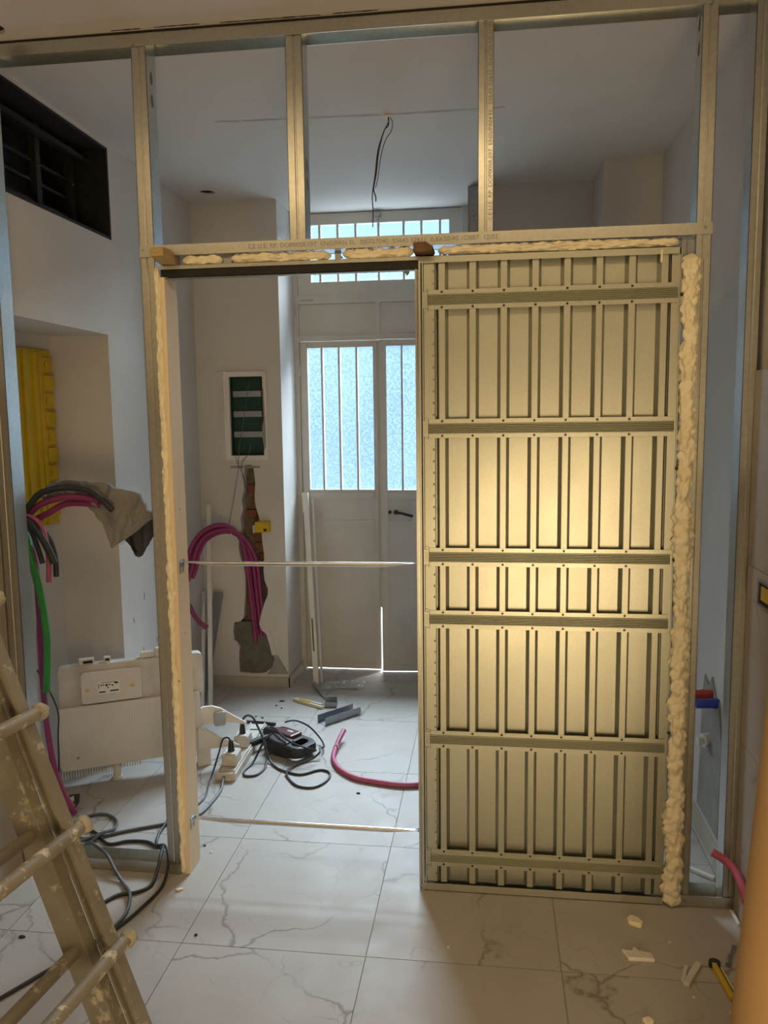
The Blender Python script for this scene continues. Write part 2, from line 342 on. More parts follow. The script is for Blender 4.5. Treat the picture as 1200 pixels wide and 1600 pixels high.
# walls
N0, N1, NT = 0.09, 0.915, 2.015            # niche in the left wall
wall = holed([(0.0, 0), (N0, 0), (N0, NT), (N1, NT), (N1, 0), (2.7, 0), (2.7, 2.95), (0.0, 2.95)], [rect(0.10, 0.996, 2.446, 2.848)], YZ, XL-0.285, XL)
wl_o = wall.build('wall_left', 'plaster', kind='structure', origin=(XL, 0, 0), label='white plaster left wall with a tall niche')
MB().box(XL-0.345, XL-0.285, -0.05, 1.3, 0, 2.95).build('niche_back', 'plaster', wl_o)
MB().box(XL-0.06, XL-0.012, -3.7, 0.0, 0, 2.95).build('front_wall_section', 'plaster', wl_o)
hair = MB(); hair.tube(spline([(XL+0.0005, 0.93, 1.05), (XL+0.0005, 1.3, 1.10), (XL+0.0005, 1.7, 1.11)]), 0.0016, 4); hair.build('hairline_crack', 'patch', wl_o)
for i in range(9):
    y, z = random.uniform(1.0, 1.9), random.uniform(0.4, 1.0)
    MB().obox((XL+0.0006, y, z), (0, 1, 0), (0, random.uniform(-.4, .4), 1), (1, 0, 0), 0.004, random.uniform(0.012, 0.03), 0.0005).build('scuff_mark', 'patch', wl_o)
wr = MB().box(XR, XR+0.1, -3.7, 2.7, 0, 2.95).build('wall_right', 'plaster', kind='structure', origin=(XR, 0, 0), label='white plaster right wall')
MB().box(-0.95, 2.1, -3.75, -3.65, 0, 2.95).build('wall_front', 'plaster', kind='structure')
MB().box(-0.95, XL, -0.12, -0.02, 0, 2.95).build('wall_left_return', 'plaster', kind='structure') if False else None

# pillar left of the door with an open chase
PF = 2.02
chase = [(-0.296, 1.352), (-0.262, 1.356), (-0.245, 1.350), (-0.238, 1.25), (-0.246, 1.16), (-0.240, 1.113), (-0.222, 1.04), (-0.211, 0.959), (-0.205, 0.88), (-0.196, 0.804), (-0.203, 0.72), (-0.200, 0.66),
         (-0.180, 0.61), (-0.181, 0.57), (-0.205, 0.52), (-0.227, 0.45), (-0.242, 0.39), (-0.225, 0.351), (-0.19, 0.325), (-0.178, 0.27), (-0.155, 0.21), (-0.147, 0.173), (-0.17, 0.12), (-0.21, 0.085),
         (-0.30, 0.078), (-0.371, 0.086), (-0.375, 0.17), (-0.366, 0.248), (-0.401, 0.287), (-0.405, 0.34), (-0.397, 0.399), (-0.36, 0.402), (-0.336, 0.43), (-0.322, 0.55), (-0.315, 0.686), (-0.325, 0.74),
         (-0.343, 0.803), (-0.352, 0.86), (-0.346, 0.92), (-0.330, 0.97), (-0.335, 1.036), (-0.318, 1.09), (-0.323, 1.151), (-0.306, 1.21), (-0.311, 1.266)]
chase = [(x+0.004*noise.noise((x*60, z*60, 0)), z) for x, z in chase]
boxhole = rect(-0.378, -0.165, 1.40, 1.885)
pil = holed(rect(XL, -0.065, 0, 2.95), [chase[::-1], boxhole], XZ, PF, PF+0.06).build('wall_back_left', 'plaster', kind='structure', origin=(XL, PF, 0), label='plaster pier beside the door with a chopped-open chase')
MB().box(-0.12, -0.065, PF+0.06, 2.46, 0, 2.95).build('reveal_side', 'plaster', pil)
MB().box(XL, -0.12, PF+0.14, PF+0.2, 0, 2.95).build('pier_core', 'mortar', pil)
# chase interior: mortar bed, bricks, cement fill, white filler patch
bed = MB(); nx, nz = 16, 60
V = []; 
for j in range(nz+1):
    for i in range(nx+1):
        x = -0.43+0.30*i/nx; z = 0.05+1.33*j/nz
        V.append((x, PF+0.062+0.02*noise.noise((x*18, z*18, 5))+0.008*noise.noise((x*60, z*60, 1)), z))
bed.add(V, [(j*(nx+1)+i, j*(nx+1)+i+1, (j+1)*(nx+1)+i+1, (j+1)*(nx+1)+i) for j in range(nz) for i in range(nx)])
bed.build('mortar_bed', 'mortar', pil, smooth=True)
for (x, z, w, h) in ((-0.27, 1.21, 0.05, 0.05), (-0.255, 1.135, 0.035, 0.04), (-0.275, 1.06, 0.06, 0.05), (-0.245, 0.93, 0.06, 0.035), (-0.235, 0.865, 0.055, 0.045), (-0.31, 0.82, 0.05, 0.05), (-0.225, 0.80, 0.04, 0.04), (-0.215, 0.60, 0.05, 0.06), (-0.205, 0.66, 0.03, 0.04), (-0.30, 0.62, 0.03, 0.05), (-0.305, 0.53, 0.04, 0.045), (-0.245, 0.74, 0.04, 0.04)):
    MB().obox((x, PF+0.052, z), (1, 0, random.uniform(-.1, .1)), (0, 1, 0), (0, 0, 1), w/2, 0.02, h/2).build('brick', 'brick', pil, bevel=0.005)
cem = MB(); V = []; nx, nz = 18, 26
cx, cz = -0.285, 0.24
for j in range(nz+1):
    for i in range(nx+1):
        x = -0.405+0.255*i/nx; z = 0.075+0.325*j/nz
        V.append((x, PF+0.012+0.012*noise.noise((x*14, z*14, 9))+0.004*noise.noise((x*70, z*70, 2))+0.05*max(0, (z-0.30)/0.1)*max(0, (x+0.31)/0.1), z))
cem.add(V, [(j*(nx+1)+i, j*(nx+1)+i+1, (j+1)*(nx+1)+i+1, (j+1)*(nx+1)+i) for j in range(nz) for i in range(nx)])
cem.build('cement_fill', 'cement', pil, smooth=True)
MB().prism([(-0.155, 0.215), (-0.125, 0.19), (-0.085, 0.12), (-0.067, 0.085), (-0.20, 0.078), (-0.165, 0.13), (-0.15, 0.17)], XZ, PF-0.004, PF+0.002).build('filler_patch', 'patch', pil)
MB().prism([(-0.425, 0.285), (-0.40, 0.27), (-0.385, 0.25), (-0.375, 0.27), (-0.395, 0.29)], XZ, PF-0.006, PF+0.002).build('loose_plaster_flake', 'plaster', pil)
MB().prism([(-0.20, 0.34), (-0.175, 0.35), (-0.15, 0.27), (-0.14, 0.2), (-0.165, 0.2), (-0.18, 0.27)], XZ, PF-0.006, PF+0.002).build('loose_plaster_flake', 'plaster', pil)
# baseboards
bb = MB().box(XL+0.01, -0.055, PF-0.012, PF-0.001, 0, 0.062).build('baseboard_left', 'skirting', kind='structure', label='beige tile skirting along the pier')
MB().box(-0.064, -0.052, PF-0.012, 2.36, 0, 0.062).build('skirting_return', 'skirting', bb)
MB().box(XR-0.012, XR-0.001, 0.11, 1.55, 0, 0.075).build('baseboard_right', 'skirting', kind='structure', label='grey tile skirting along the right wall')
# back wall right of the door and pier on the right
br = MB().box(1.02, 1.70, 1.96, 2.5, 0, 2.95).build('wall_back_right', 'plaster', kind='structure', label='beige plaster wall right of the door')
MB().box(1.688, XR, 1.565, 2.5, 0, 2.95).build('wall_pier_right', 'plaster', kind='structure', label='plaster pier in the right back corner')
# outdoors
MB().box(-6, 8, 2.52, 12, -0.12, -0.03).build('ground_outside', 'outground', kind='structure')
MB().box(-6, 8, 6.9, 7.1, -0.1, 3.35).build('wall_opposite', 'outwall', kind='structure')

# ------------------------------------------------------------------ entrance door
DY = 2.385
def leaf(name, label, x0, x1, glass, bars, mirror=False):
    t = thing(name, ((x0+x1)/2, DY, 0), label, None, kind='structure')
    gx0, gx1 = glass; z0, z1 = 0.012, 2.098
    holed(rect(x0, x1, z0, z1), [rect(gx0, gx1, 1.172, 2.062)], XZ, DY, DY+0.035).build('leaf_frame', 'doorpaint', t)
    MB().box(x0+0.046, x1-0.031, DY-0.0072, DY-0.0, 1.118, 1.160).build('mid_rail', 'doorpaint', t)
    for a, b in ((0.055, 0.942), (0.985, 1.112)):
        pass
    MB().box(x0+0.046, x1-0.031, DY-0.0072, DY, 0.945, 0.982).build('lower_rail', 'doorpaint', t)
    MB().box(x0+0.046, x1-0.031, DY-0.0072, DY, 0.02, 0.055).build('bottom_rail', 'doorpaint', t)
    for a, b in ((x0+0.008, x0+0.045), (x1-0.03, x1-0.006)):
        MB().box(a, b, DY-0.008, DY, 0.02, 2.09).build('stile', 'doorpaint', t)
    e = [gx0] + list(bars) + [gx1]
    for i in range(len(e)-1):
        MB().box(e[i]+0.003, e[i+1]-0.003, DY+0.014, DY+0.019, 1.176, 2.058).build('glass_pane', 'glass', t, label='blue-lit patterned glass pane')
    for bx in bars:
        MB().box(bx-0.006, bx+0.006, DY-0.003, DY+0.034, 1.172, 2.062).build('glazing_bar', 'doorpaint', t)
    for a0, a1, b0, b1 in ((gx0-0.006, gx1+0.006, 1.164, 1.176), (gx0-0.006, gx1+0.006, 2.058, 2.068), (gx0-0.008, gx0+0.003, 1.17, 2.06), (gx1-0.003, gx1+0.008, 1.17, 2.06)):
        MB().box(a0, a1, DY-0.004, DY+0.012, b0, b1).build('glazing_bead', 'doorpaint', t)
    return t
d1 = leaf('door_1', 'white metal entrance door leaf with four tall patterned panes', -0.034, 0.457, (0.011, 0.431), (0.105, 0.213, 0.323))
for z in (1.92, 1.05, 0.35): MB().cyl((-0.036, DY-0.01, z-0.035), (-0.036, DY-0.01, z+0.035), 0.008, n=10).build('hinge', 'doorpaint', d1)
d2 = leaf('door_2', 'white metal door leaf with black lever handle, slightly ajar', 0.467, 0.968, (0.508, 0.928), (0.607, 0.712, 0.820))
MB().cyl((0.524, DY-0.012, 1.036), (0.524, DY, 1.036), 0.011, n=14).build('keyhole_rosette', 'blackplastic', d2, label='black round keyhole rosette')
hd = MB().cyl((0.562, DY-0.012, 1.036), (0.562, DY, 1.036), 0.015, n=14); hd.cyl((0.562, DY-0.05, 1.036), (0.562, DY-0.01, 1.036), 0.008, n=10)
hd.tube(spline([(0.560, DY-0.048, 1.038), (0.60, DY-0.052, 1.034), (0.64, DY-0.050, 1.022), (0.668, DY-0.046, 1.016)]), 0.0085, 8)
hd.build('lever_handle', 'blackplastic', d2, smooth='auto', label='black lever handle')
MB().box(0.66, 0.80, DY-0.012, DY, 0.955, 1.11).build('lock_case', 'doorpaint', d2)
# right leaf swings a few centimetres into the room around its hinge side
def swing(root, hx, ang):
    root.location = Vector((hx, DY, 0)) + Matrix.Rotation(ang, 3, 'Z') @ (Vector(root.location)-Vector((hx, DY, 0))); root.rotation_euler.z = ang
MB().box(0.452, 0.470, DY+0.0355, DY+0.040, 0.42, 2.098).build('gap_light_block', 'doorpaint', d2)  # added strip, blocks daylight coming through the gap between the leaves
swing(d2, 0.968, 0.07)
fr = thing('trim_1', (0.45, DY, 0), 'white steel door frame with blank panels above the leaves', None, kind='structure')
MB().box(-0.065, -0.036, DY-0.012, DY+0.05, 0, 2.865).build('frame_post', 'doorpaint', fr)
MB().box(0.972, 1.02, DY-0.012, DY+0.05, 0, 2.865).build('frame_post', 'doorpaint', fr)
MB().box(-0.036, 0.972, DY-0.012, DY+0.05, 2.102, 2.132).build('frame_rail', 'doorpaint', fr)
MB().box(-0.036, 0.972, DY-0.012, DY+0.05, 2.325, 2.375).build('frame_rail', 'doorpaint', fr)
MB().box(0.447, 0.472, DY-0.012, DY+0.05, 2.132, 2.325).build('frame_rail', 'doorpaint', fr)
MB().box(-0.034, 0.445, DY+0.005, DY+0.03, 2.134, 2.323).build('blank_panel', 'doorpaint', fr); MB().box(0.474, 0.970, DY+0.005, DY+0.03, 2.134, 2.323).build('blank_panel', 'doorpaint', fr)
MB().box(-0.02, 0.06, DY-0.016, DY-0.010, 2.345, 2.352).build('latch_strip', 'steel', fr)
MB().cyl((-0.047, DY-0.03, 2.262), (-0.047, DY-0.012, 2.262), 0.011, n=12).build('frame_button', 'doorpaint', fr)
w1 = thing('window_1', (0.45, DY, 2.38), 'transom window with white bars above the door', None, kind='structure')
holed(rect(-0.034, 0.970, 2.376, 2.86), [rect(0.05, 0.898, 2.455, 2.795)], XZ, DY-0.006, DY+0.04).build('window_frame', 'doorpaint', w1)
tb = [0.107, 0.219, 0.330, 0.471, 0.624, 0.732, 0.844]; e = [0.05]+tb+[0.898]
for i in range(len(e)-1): MB().box(e[i]+0.002, e[i+1]-0.002, DY+0.016, DY+0.021, 2.457, 2.793).build('glass_pane', 'glass', w1, label='bright transom pane')
for bx in tb: MB().box(bx-0.007, bx+0.007, DY-0.002, DY+0.012, 2.455, 2.795).build('window_bar', 'doorpaint', w1)
MB().box(0.455, 0.487, DY-0.05, DY-0.006, 2.825, 2.845).cyl((0.471, DY-0.035, 2.79), (0.471, DY-0.035, 2.83), 0.009, n=10).build('window_catch', 'steel', w1)

# ------------------------------------------------------------------ tiled lower walls of the front room
tw_r = MB().box(1.953, 1.966, -3.64, -0.0, 0, 1.755).build('wall_right_tiling', 'grout', kind='structure', label='beige marble wall tiling on the right front wall')
tw_l = MB().box(-0.588, -0.580, -3.64, 0.0, 0, 1.745).build('wall_left_tiling', 'grout', kind='structure', label='beige marble wall tiling on the left front wall')
rows = [(0, 0.579), (0.581, 1.159), (1.161, 1.757)]
for r, (z0, z1) in enumerate(rows):
    for k in range(3):
        y1 = -0.004-1.21*k; y0 = y1-1.208
        MB().box(1.945, 1.954, y0, y1, z0, z1).build('tile', 'wall_tile', tw_r)
        MB().box(-0.580, -0.573, y0, y1, z0, z1-0.012 if r == 2 else z1).build('tile', 'wall_tile', tw_l)

# ================================================================== METAL STUD FRAME
sf = thing('stud_frame', (0.9, 0.04, 0), 'galvanised metal stud partition frame spanning floor to ceiling around the door opening', 'metal frame')
T = 0.0014; DEP = 0.075
def flange_profile(x0, x1, y, t, groove=True, sgn=1):
    """front flange cross-section polygon with a shallow centre bead"""
    xm = (x0+x1)/2
    if not groove: return [(x0, y), (x1, y), (x1, y+t*sgn), (x0, y+t*sgn)]
    d = 0.0022*sgn
    return [(x0, y), (xm-0.004, y), (xm-0.0015, y+d), (xm+0.0015, y+d), (xm+0.004, y), (x1, y), (x1, y+t*sgn), (xm+0.004, y+t*sgn), (xm+0.0015, y+d+t*sgn), (xm-0.0015, y+d+t*sgn), (xm-0.004, y+t*sgn), (x0, y+t*sgn)]
def stud(x0, x1, z0, z1, web, holes=(), label=None, y0=0.0, lean=None):
    mb = MB()
    mb.prism(flange_profile(x0, x1, y0, T), XY, z0, z1)
    mb.prism(flange_profile(x0+0.002, x1-0.002, y0+DEP, T, True, -1), XY, z0, z1)
    xw = (x1-T, x1) if web == 'R' else (x0, x0+T)
    hl = [oval(y0+DEP/2, z, 0.012, 0.021) for z in holes]
    w = holed([(y0, z0), (y0+DEP, z0), (y0+DEP, z1), (y0, z1)], hl, YZ, xw[0], xw[1])
    mb.add(w.v, w.f)
    xl = (x0, x0+T) if web == 'R' else (x1-T, x1)
    mb.box(xl[0], xl[1], y0, y0+0.009, z0, z1); mb.box(xl[0], xl[1], y0+DEP-0.009, y0+DEP, z0, z1)
    return mb.build('stud', 'galv', sf, label=label)
s_left = stud(-0.004, 0.045, 0.003, 2.852, 'R', (2.735, 2.665), 'left full-height stud beside the foamed jamb')
stud(0.503, 0.556, 2.17, 2.852, 'R', (2.44, 2.38), 'short stud above the header, left of centre')
s_mid = stud(1.104, 1.151, 2.17, 2.852, 'R', (2.62, 2.56), 'short stud above the header, right of centre')
stud(1.758, 1.803, 0.003, 2.852, 'L', (2.78, 2.71), 'right full-height stud beside the cassette')
stud(1.909, 1.950, 0.003, 2.852, 'L', (), 'end stud against the right wall')
stud(-0.567, -0.512, 0.003, 2.852, 'R', (), 'end stud against the left wall')
def track(x0, x1, zweb, zfl, name_label, y0=-0.0018, name='track'):
    mb = MB(); t = T; a, b = sorted((zweb, zfl))
    mb.box(x0, x1, y0-t, y0, a, b); mb.box(x0, x1, DEP-y0, DEP-y0+t, a, b)
    zw = (zweb-t, zweb) if zweb > zfl else (zweb, zweb+t)
    mb.box(x0, x1, y0, DEP-y0, zw[0], zw[1]); return mb.build(name, 'galv', sf, label=name_label)
track(-0.57, 1.952, 2.857, 2.818, 'top track fixed under the ceiling')
hdr = track(-0.004, 1.806, 2.2, 2.166, 'header track over the opening')
# lower web of the header (a second track nested upside down)
MB().box(0.045, 1.758, 0.002, 0.073, 2.167, 2.1684).build('header_web', 'galv', sf)
track(-0.512, 0.044, 0.002, 0.040, 'floor track left of the jamb')
track(1.735, 1.952, 0.002, 0.040, 'floor track right of the cassette')
MB().box(-0.57, 1.95, -0.004, 0.0, 2.8575, ZC-0.0008).build('gap_shade', 'gapdark', sf, label='dark strip painting in the shaded gap between track and ceiling')  # near-black strip stands in for the shade in this gap
def screw(x, z, par=sf, y=-0.0034, r=0.0052):
    mb = MB().cyl((x, y, z), (x, y-0.0015, z), r, r*0.8, n=10); mb.cyl((x, y-0.0015, z), (x, y-0.0017, z), r*0.35, n=6)
    return mb.build('screw', 'steel', par)
for x, z in ((0.005, 2.822), (0.008, 2.186), (1.785, 2.186), (1.785, 2.823), (0.029, 0.018), (1.79, 0.02), (1.933, 0.022)): screw(x, z)
MB().box(-0.004, 0.038, -0.0042, -0.0034, 2.163, 2.2).build('folded_tab', 'galv', sf)
text_part('stamped_print', 'CE U.E. RP. DOP0058,597  ENIS/PAN EL  300757040  55645 52611  0,6X50/40 1D887  12/03', 0.02, (0.365, -0.0036, 2.177), (math.pi/2, 0, 0), hdr, label='faint grey printed lettering', width=0.80)
text_part('stamped_print', 'CE U.E. RP. DOP0058,597  ENIS/PAN EL  55645 52611  0,6X50/50 1DM', 0.017, (1.147, -0.0006, 2.235), (math.pi/2, -math.pi/2, 0), s_mid, label='faint grey printed lettering', width=0.58)

# ================================================================== POCKET DOOR CASSETTE
cs = thing('pocket_door_cassette', (1.32, 0.03, 0), 'galvanised corrugated sliding door pocket cassette with six horizontal ribbed slats', 'door cassette')
CX0, CX1, CZ1 = 0.917, 1.719, 2.133
YR, YS = 0.004, 0.032      # rib crest plane, recessed sheet plane
MB().box(0.962, 1.712, YS, YS+T, 0.02, 2.125).build('back_sheet', 'galvpanel', cs)
MB().box(0.93, 1.712, 0.096, 0.098, 0.02, 2.125).build('rear_sheet', 'galvpanel', cs)
rib_proto = None
RX = [0.990+0.0976*k for k in range(8)]; RX[-1] = 1.672
for k, x in enumerate(RX):
    if rib_proto is None:
        prof = [(-0.0195, YS), (-0.0190, YS-0.001), (-0.0105, YR+0.0006), (-0.009, YR), (0.009, YR), (0.0105, YR+0.0006), (0.0190, YS-0.001), (0.0195, YS)]
        mb = MB().prism([(x+p, q) for p, q in prof], XY, 0.03, 2.118); rib_proto = mb.build('rib', 'galvpanel', cs)
        for v in rib_proto.data.vertices: v.co.x -= x-wl(cs).x
        rib_proto.location.x = x-wl(cs).x
    else:
        c = rib_proto.copy(); COL.objects.link(c); c.location.x = x-wl(cs).x
slat_proto = None
for z0 in (1.967, 1.560, 1.139, 0.929, 0.513, 0.088):
    if slat_proto is None:
        H = 0.062; pr = [(0.0, 0.0), (-0.0016, 0.0005), (-0.0016, 0.0145)]
        z = 0.0145
        for i in range(6):
            pr += [(-0.0060, z+0.0024), (-0.0060, z+0.0031), (-0.0010, z+0.0055)]; z += 0.0055
        pr += [(-0.0016, z+0.0005), (-0.0016, H-0.0005), (0.0, H), ]
        x0, x1 = 0.946, 1.711
        mb = MB(); mb.prism([(p+YR, q) for p, q in pr], lambda p, q, w: (w, p, q), x0, x1)
        for v in range(len(mb.v)): mb.v[v] = (mb.v[v][0], mb.v[v][1], mb.v[v][2]+z0)
        slat_proto = mb.build('slat', 'galvpanel', cs, label='horizontal ribbed metal slat')
        sc = MB()
        for x in RX[:-1]:
            for dz in (0.0075, 0.0545): sc.cyl((x, YR-0.0014, z0+dz), (x, YR-0.0030, z0+dz), 0.0042, 0.003, n=8)
        sc_o = sc.build('rivets', 'darkscrew', slat_proto, kind='stuff')
        cl = MB().box(0.931, 0.945, YR-0.003, YR, z0+0.006, z0+0.056)
        for i in range(6): cl.box(0.930, 0.945, YR-0.0052, YR-0.003, z0+0.0155+i*0.0055, z0+0.0185+i*0.0055)
        for dz in (-0.001, 0.062): cl.cyl((0.9385, YR, z0+dz), (0.9385, YR-0.004, z0+dz), 0.0045, n=8)
        cl_o = cl.build('slat_clip', 'galvpanel', slat_proto); Z0 = z0
        gp = MB().box(0.9452, 0.9458, YR-0.0045, YR-0.001, z0-0.003, z0+0.064).build('slat_seam', 'gapdark', slat_proto)
    else:
        c = slat_proto.copy(); COL.objects.link(c); c.location.z = z0-Z0
        for part in (sc_o, cl_o, gp): q = part.copy(); COL.objects.link(q); q.parent = c
es = MB().box(0.9325, 0.968, YR+0.001, YR+0.003, 0.03, 2.118); es.box(0.9665, 0.9685, YR+0.001, YS, 0.03, 2.118)
es.box(0.953, 0.9555, YR-0.0004, YR+0.001, 0.03, 2.118)
es.build('edge_strip', 'galvpanel', cs, label='smooth strip with a row of punched tabs')
tabs = MB(); z = 0.06
while z < 2.1:
    if not any(a-0.01 < z < a+0.07 for a in (1.967, 1.560, 1.139, 0.929, 0.513, 0.088)):
        tabs.add([(0.9605, YR+0.001, z-0.004), (0.9645, YR+0.001, z-0.004), (0.9645, YR+0.001, z+0.004), (0.9605, YR+0.001, z+0.004), (0.9625, YR-0.0035, z+0.004)], [(0, 1, 4), (1, 2, 4), (2, 3, 4), (3, 0, 4)])
    z += 0.0375
tabs.build('punched_tabs', 'galv', cs, kind='stuff')
MB().box(0.917, 0.9235, -0.006, 0.096, 0.0, 2.132).box(0.9275, 0.931, -0.002, 0.09, 0.012, 2.118).build('edge_channel', 'galvpanel', cs)
MB().box(0.9045, 0.9105, 0.006, 0.03, 0.006, 2.096).box(0.9105, 0.916, 0.02, 0.024, 0.006, 2.096).box(0.9045, 0.9105, 0.06, 0.085, 0.006, 2.096).build('mouth_profile', 'galv', cs)
MB().box(0.917, 1.712, -0.004, -0.002, 2.112, CZ1).box(0.917, 1.719, -0.004, 0.096, CZ1-0.0015, CZ1).build('top_channel', 'galvpanel', cs)
bc = MB().box(0.917, 1.719, -0.005, -0.003, 0.004, 0.028).box(0.917, 1.719, -0.003, 0.096, 0.003, 0.005).build('bottom_channel', 'galvpanel', cs)
for x in (1.005, 1.585): MB().box(x-0.012, x+0.012, -0.0068, -0.005, 0.006, 0.030).cyl((x, -0.0068, 0.018), (x, -0.0085, 0.018), 0.004, n=8).build('channel_clip', 'galv', bc)
MB().box(1.692, 1.7185, YR+0.002, YR+0.004, 0.028, 2.112).box(1.7170, 1.719, -0.004, 0.096, 0.004, 2.13).build('end_plate', 'galvpanel', cs)
for z in (1.99, 1.46, 1.17, 0.60, 0.12): MB().cyl((1.7215, -0.006, z), (1.7215, -0.0085, z), 0.006, 0.003, n=10).build('end_screw', 'darkscrew', cs)
MB().box(1.722, 1.756, 0.02, 0.023, 2.105, 2.164).box(1.737, 1.740, 0.01, 0.02, 2.10, 2.152).cyl((1.748, 0.02, 2.132), (1.748, 0.017, 2.132), 0.004, n=10).build('corner_bracket', 'galvdark', cs, label='dark blue-grey corner bracket plate')
# head rail over the opening
rl = MB(); rl.box(0.062, 0.917, 0.0, 0.004, 2.122, 2.133); rl.box(0.062, 0.917, 0.0, 0.095, 2.1325, 2.134); rl.box(0.062, 0.917, 0.091, 0.095, 2.112, 2.133)
rl.build('rail_top', 'galv', cs)
MB().box(0.062, 0.917, 0.004, 0.007, 2.098, 2.123).box(0.062, 0.917, 0.007, 0.012, 2.108, 2.122).build('rail_inside_shade', 'black', cs, label='black plate standing in for the shaded inside of the sliding rail')  # shade inside the open steel rail, painted as a black plate
r2 = MB().box(0.075, 0.917, 0.012, 0.030, 2.093, 2.096); r2.box(0.075, 0.917, 0.055, 0.080, 2.108, 2.111); r2.box(0.075, 0.917, 0.028, 0.030, 2.094, 2.102); r2.box(0.075, 0.917, 0.055, 0.057, 2.108, 2.116)
r2.build('rail_lip', 'galvdark', cs)
MB().prism([(0.868, 2.094), (0.885, 2.094), (0.878, 2.083), (0.874, 2.083)], XZ, 0.03, 0.045).build('rail_stop', 'galvdark', cs)
for x, w in ((0.285, 0.03), (0.655, 0.02)):
    MB().box(x-w/2, x+w/2, 0.02, 0.024, 2.134, 2.166).box(x-w/2, x+w/2, 0.03, 0.06, 2.147, 2.15).build('hanger_bracket', 'steel', cs)

# wooden jamb
jb = thing('door_jamb_board', (0.066, 0.052, 0), 'pale pine jamb board standing at the left side of the opening', 'board')
MB().box(0.0575, 0.0755, 0.0, 0.106, 0.001, 2.098).build('board', 'wood', jb, bevel=0.0012)
for z, y in ((1.32, 0.05), (0.88, 0.05), (0.72, 0.002)):
    MB().cyl((0.0757 if y > 0.01 else 0.066, y if y > 0.01 else 0.0002, z), (0.0762 if y > 0.01 else 0.066, y if y > 0.01 else -0.0004, z), 0.0028, n=8).build('knot', 'wedgedark', jb)
# spacer bars
def bar(z0, z1, label):
    t = thing('spacer_bar', (0.49, 0.045, z0), label, 'metal bar', 'zinc spacer bars across the opening')
    n = 40; V = []; F = []; x0, x1 = 0.080, 0.9035
    for i in range(n+1):
        s = i/n; x = x0+(x1-x0)*s; z = z0+(z1-z0)*s; d = min(s, 1-s)*(x1-x0); k = min(1, max(0, (d-0.01)/0.10))
        hy = 0.012*(1-k)+0.0085*k; hz = 0.0012*(1-k)+0.0085*k; cz = z+0.006*(1-k)
        for a in range(12):
            th = 2*math.pi*a/12; V.append((x, 0.045+hy*math.cos(th), cz+hz*math.sin(th)))
    for i in range(n):
        for a in range(12): F.append((i*12+a, i*12+(a+1) % 12, (i+1)*12+(a+1) % 12, (i+1)*12+a))
    F += [tuple(range(12))[::-1], tuple(range(n*12, n*12+12))]
    MB().add(V, F).build('tube', 'alu', t, smooth=True)
    b = MB().box(0.0760, 0.0775, 0.024, 0.066, z0-0.012, z0+0.012); b.box(0.0775, 0.09, 0.030, 0.060, z0+0.004, z0+0.006)
    for y in (0.030, 0.056): b.box(0.0760, 0.0772, y-0.005, y+0.005, z0-0.034, z0-0.011)
    b.build('end_bracket', 'steel', t)
    return t
bar(1.131, 1.135, 'upper flattened zinc spacer bar across the door opening')
bar(0.190, 0.187, 'lower flattened zinc spacer bar near the floor of the opening')

# ------------------------------------------------------------------ expanding foam
def foam(name, p0, p1, ry, rz, label, seed, wob=0.25, axis='z', step=0.004, taper=0.02, wide=None):
    p0, p1 = Vector(p0), Vector(p1); L = (p1-p0).length; n = max(24, int(L/step)); m = 34; V = []; F = []
    d = (p1-p0)/L
    a = Vector((1, 0, 0)) if axis == 'z' else Vector((0, 0, 1)); b = Vector((0, 1, 0))
    for i in range(n+1):
        s = i/n*L; p = p0 + d*s
        endk = min(1, math.sqrt(max(0.0, min(s, L-s))/taper + 0.02))
        wa = (1 + wob*1.2*noise.noise((s*7, seed, 0.3)))*(wide(i/n) if wide else 1); wb = 1 + wob*noise.noise((s*9, seed, 7.1))
        p = p + a*ry*0.35*wob*2*noise.noise((s*11, seed, 2.2))
        for k in range(m):
            th = 2*math.pi*k/m; u = Vector((math.cos(th), math.sin(th)))
            q = Vector((s*34, u.x*1.4+seed*3.1, u.y*1.4))
            dist, _ = noise.voronoi(q); lump = 0.75*(0.55-min(1.0, dist[0]))
            q2 = Vector((s*100, u.x*3+seed, u.y*3)); d2, _ = noise.voronoi(q2); lump += 0.24*(0.5-min(1.0, d2[0]))
            r = (0.86+lump)*endk
            V.append(p + a*(ry*wa*u.x*r) + b*(rz*wb*u.y*r))
    for i in range(n):
        for k in range(m): F.append((i*m+k, i*m+(k+1) % m, (i+1)*m+(k+1) % m, (i+1)*m+k))
    F += [tuple(range(m))[::-1], tuple(range(n*m, n*m+m))]
    return MB().add(V, F).build(name, 'foam', None, label, 'foam', 'cured expanding foam beads', smooth=True)
foam('foam_bead', (1.7475, -0.006, -0.0), (1.7455, 0.000, 2.112), 0.0275, 0.026, 'thick lumpy cream foam bead running down the right side of the cassette', 1, 0.34)
foam('foam_bead', (0.0515, 0.000, 0.004), (0.0515, 0.0, 2.135), 0.0108, 0.012, 'thin cream foam bead down the left side between stud and jamb', 2, 0.40)
foam('foam_bead', (0.135, 0.014, 2.150), (0.272, 0.014, 2.150), 0.0165, 0.018, 'shortest foam bead above the rail, beside the left wooden wedge', 3, 0.25, 'x')
foam('foam_bead', (0.300, 0.014, 2.150), (0.635, 0.014, 2.150), 0.0165, 0.018, 'foam bead above the middle of the sliding rail', 4, 0.25, 'x')
foam('foam_bead', (0.672, 0.014, 2.150), (0.902, 0.014, 2.150), 0.0165, 0.018, 'foam bead above the rail just left of the dark wedge', 5, 0.25, 'x')
foam('foam_bead', (0.978, 0.010, 2.149), (1.712, 0.010, 2.149), 0.0155, 0.018, 'long foam bead above the top edge of the cassette', 6, 0.25, 'x')
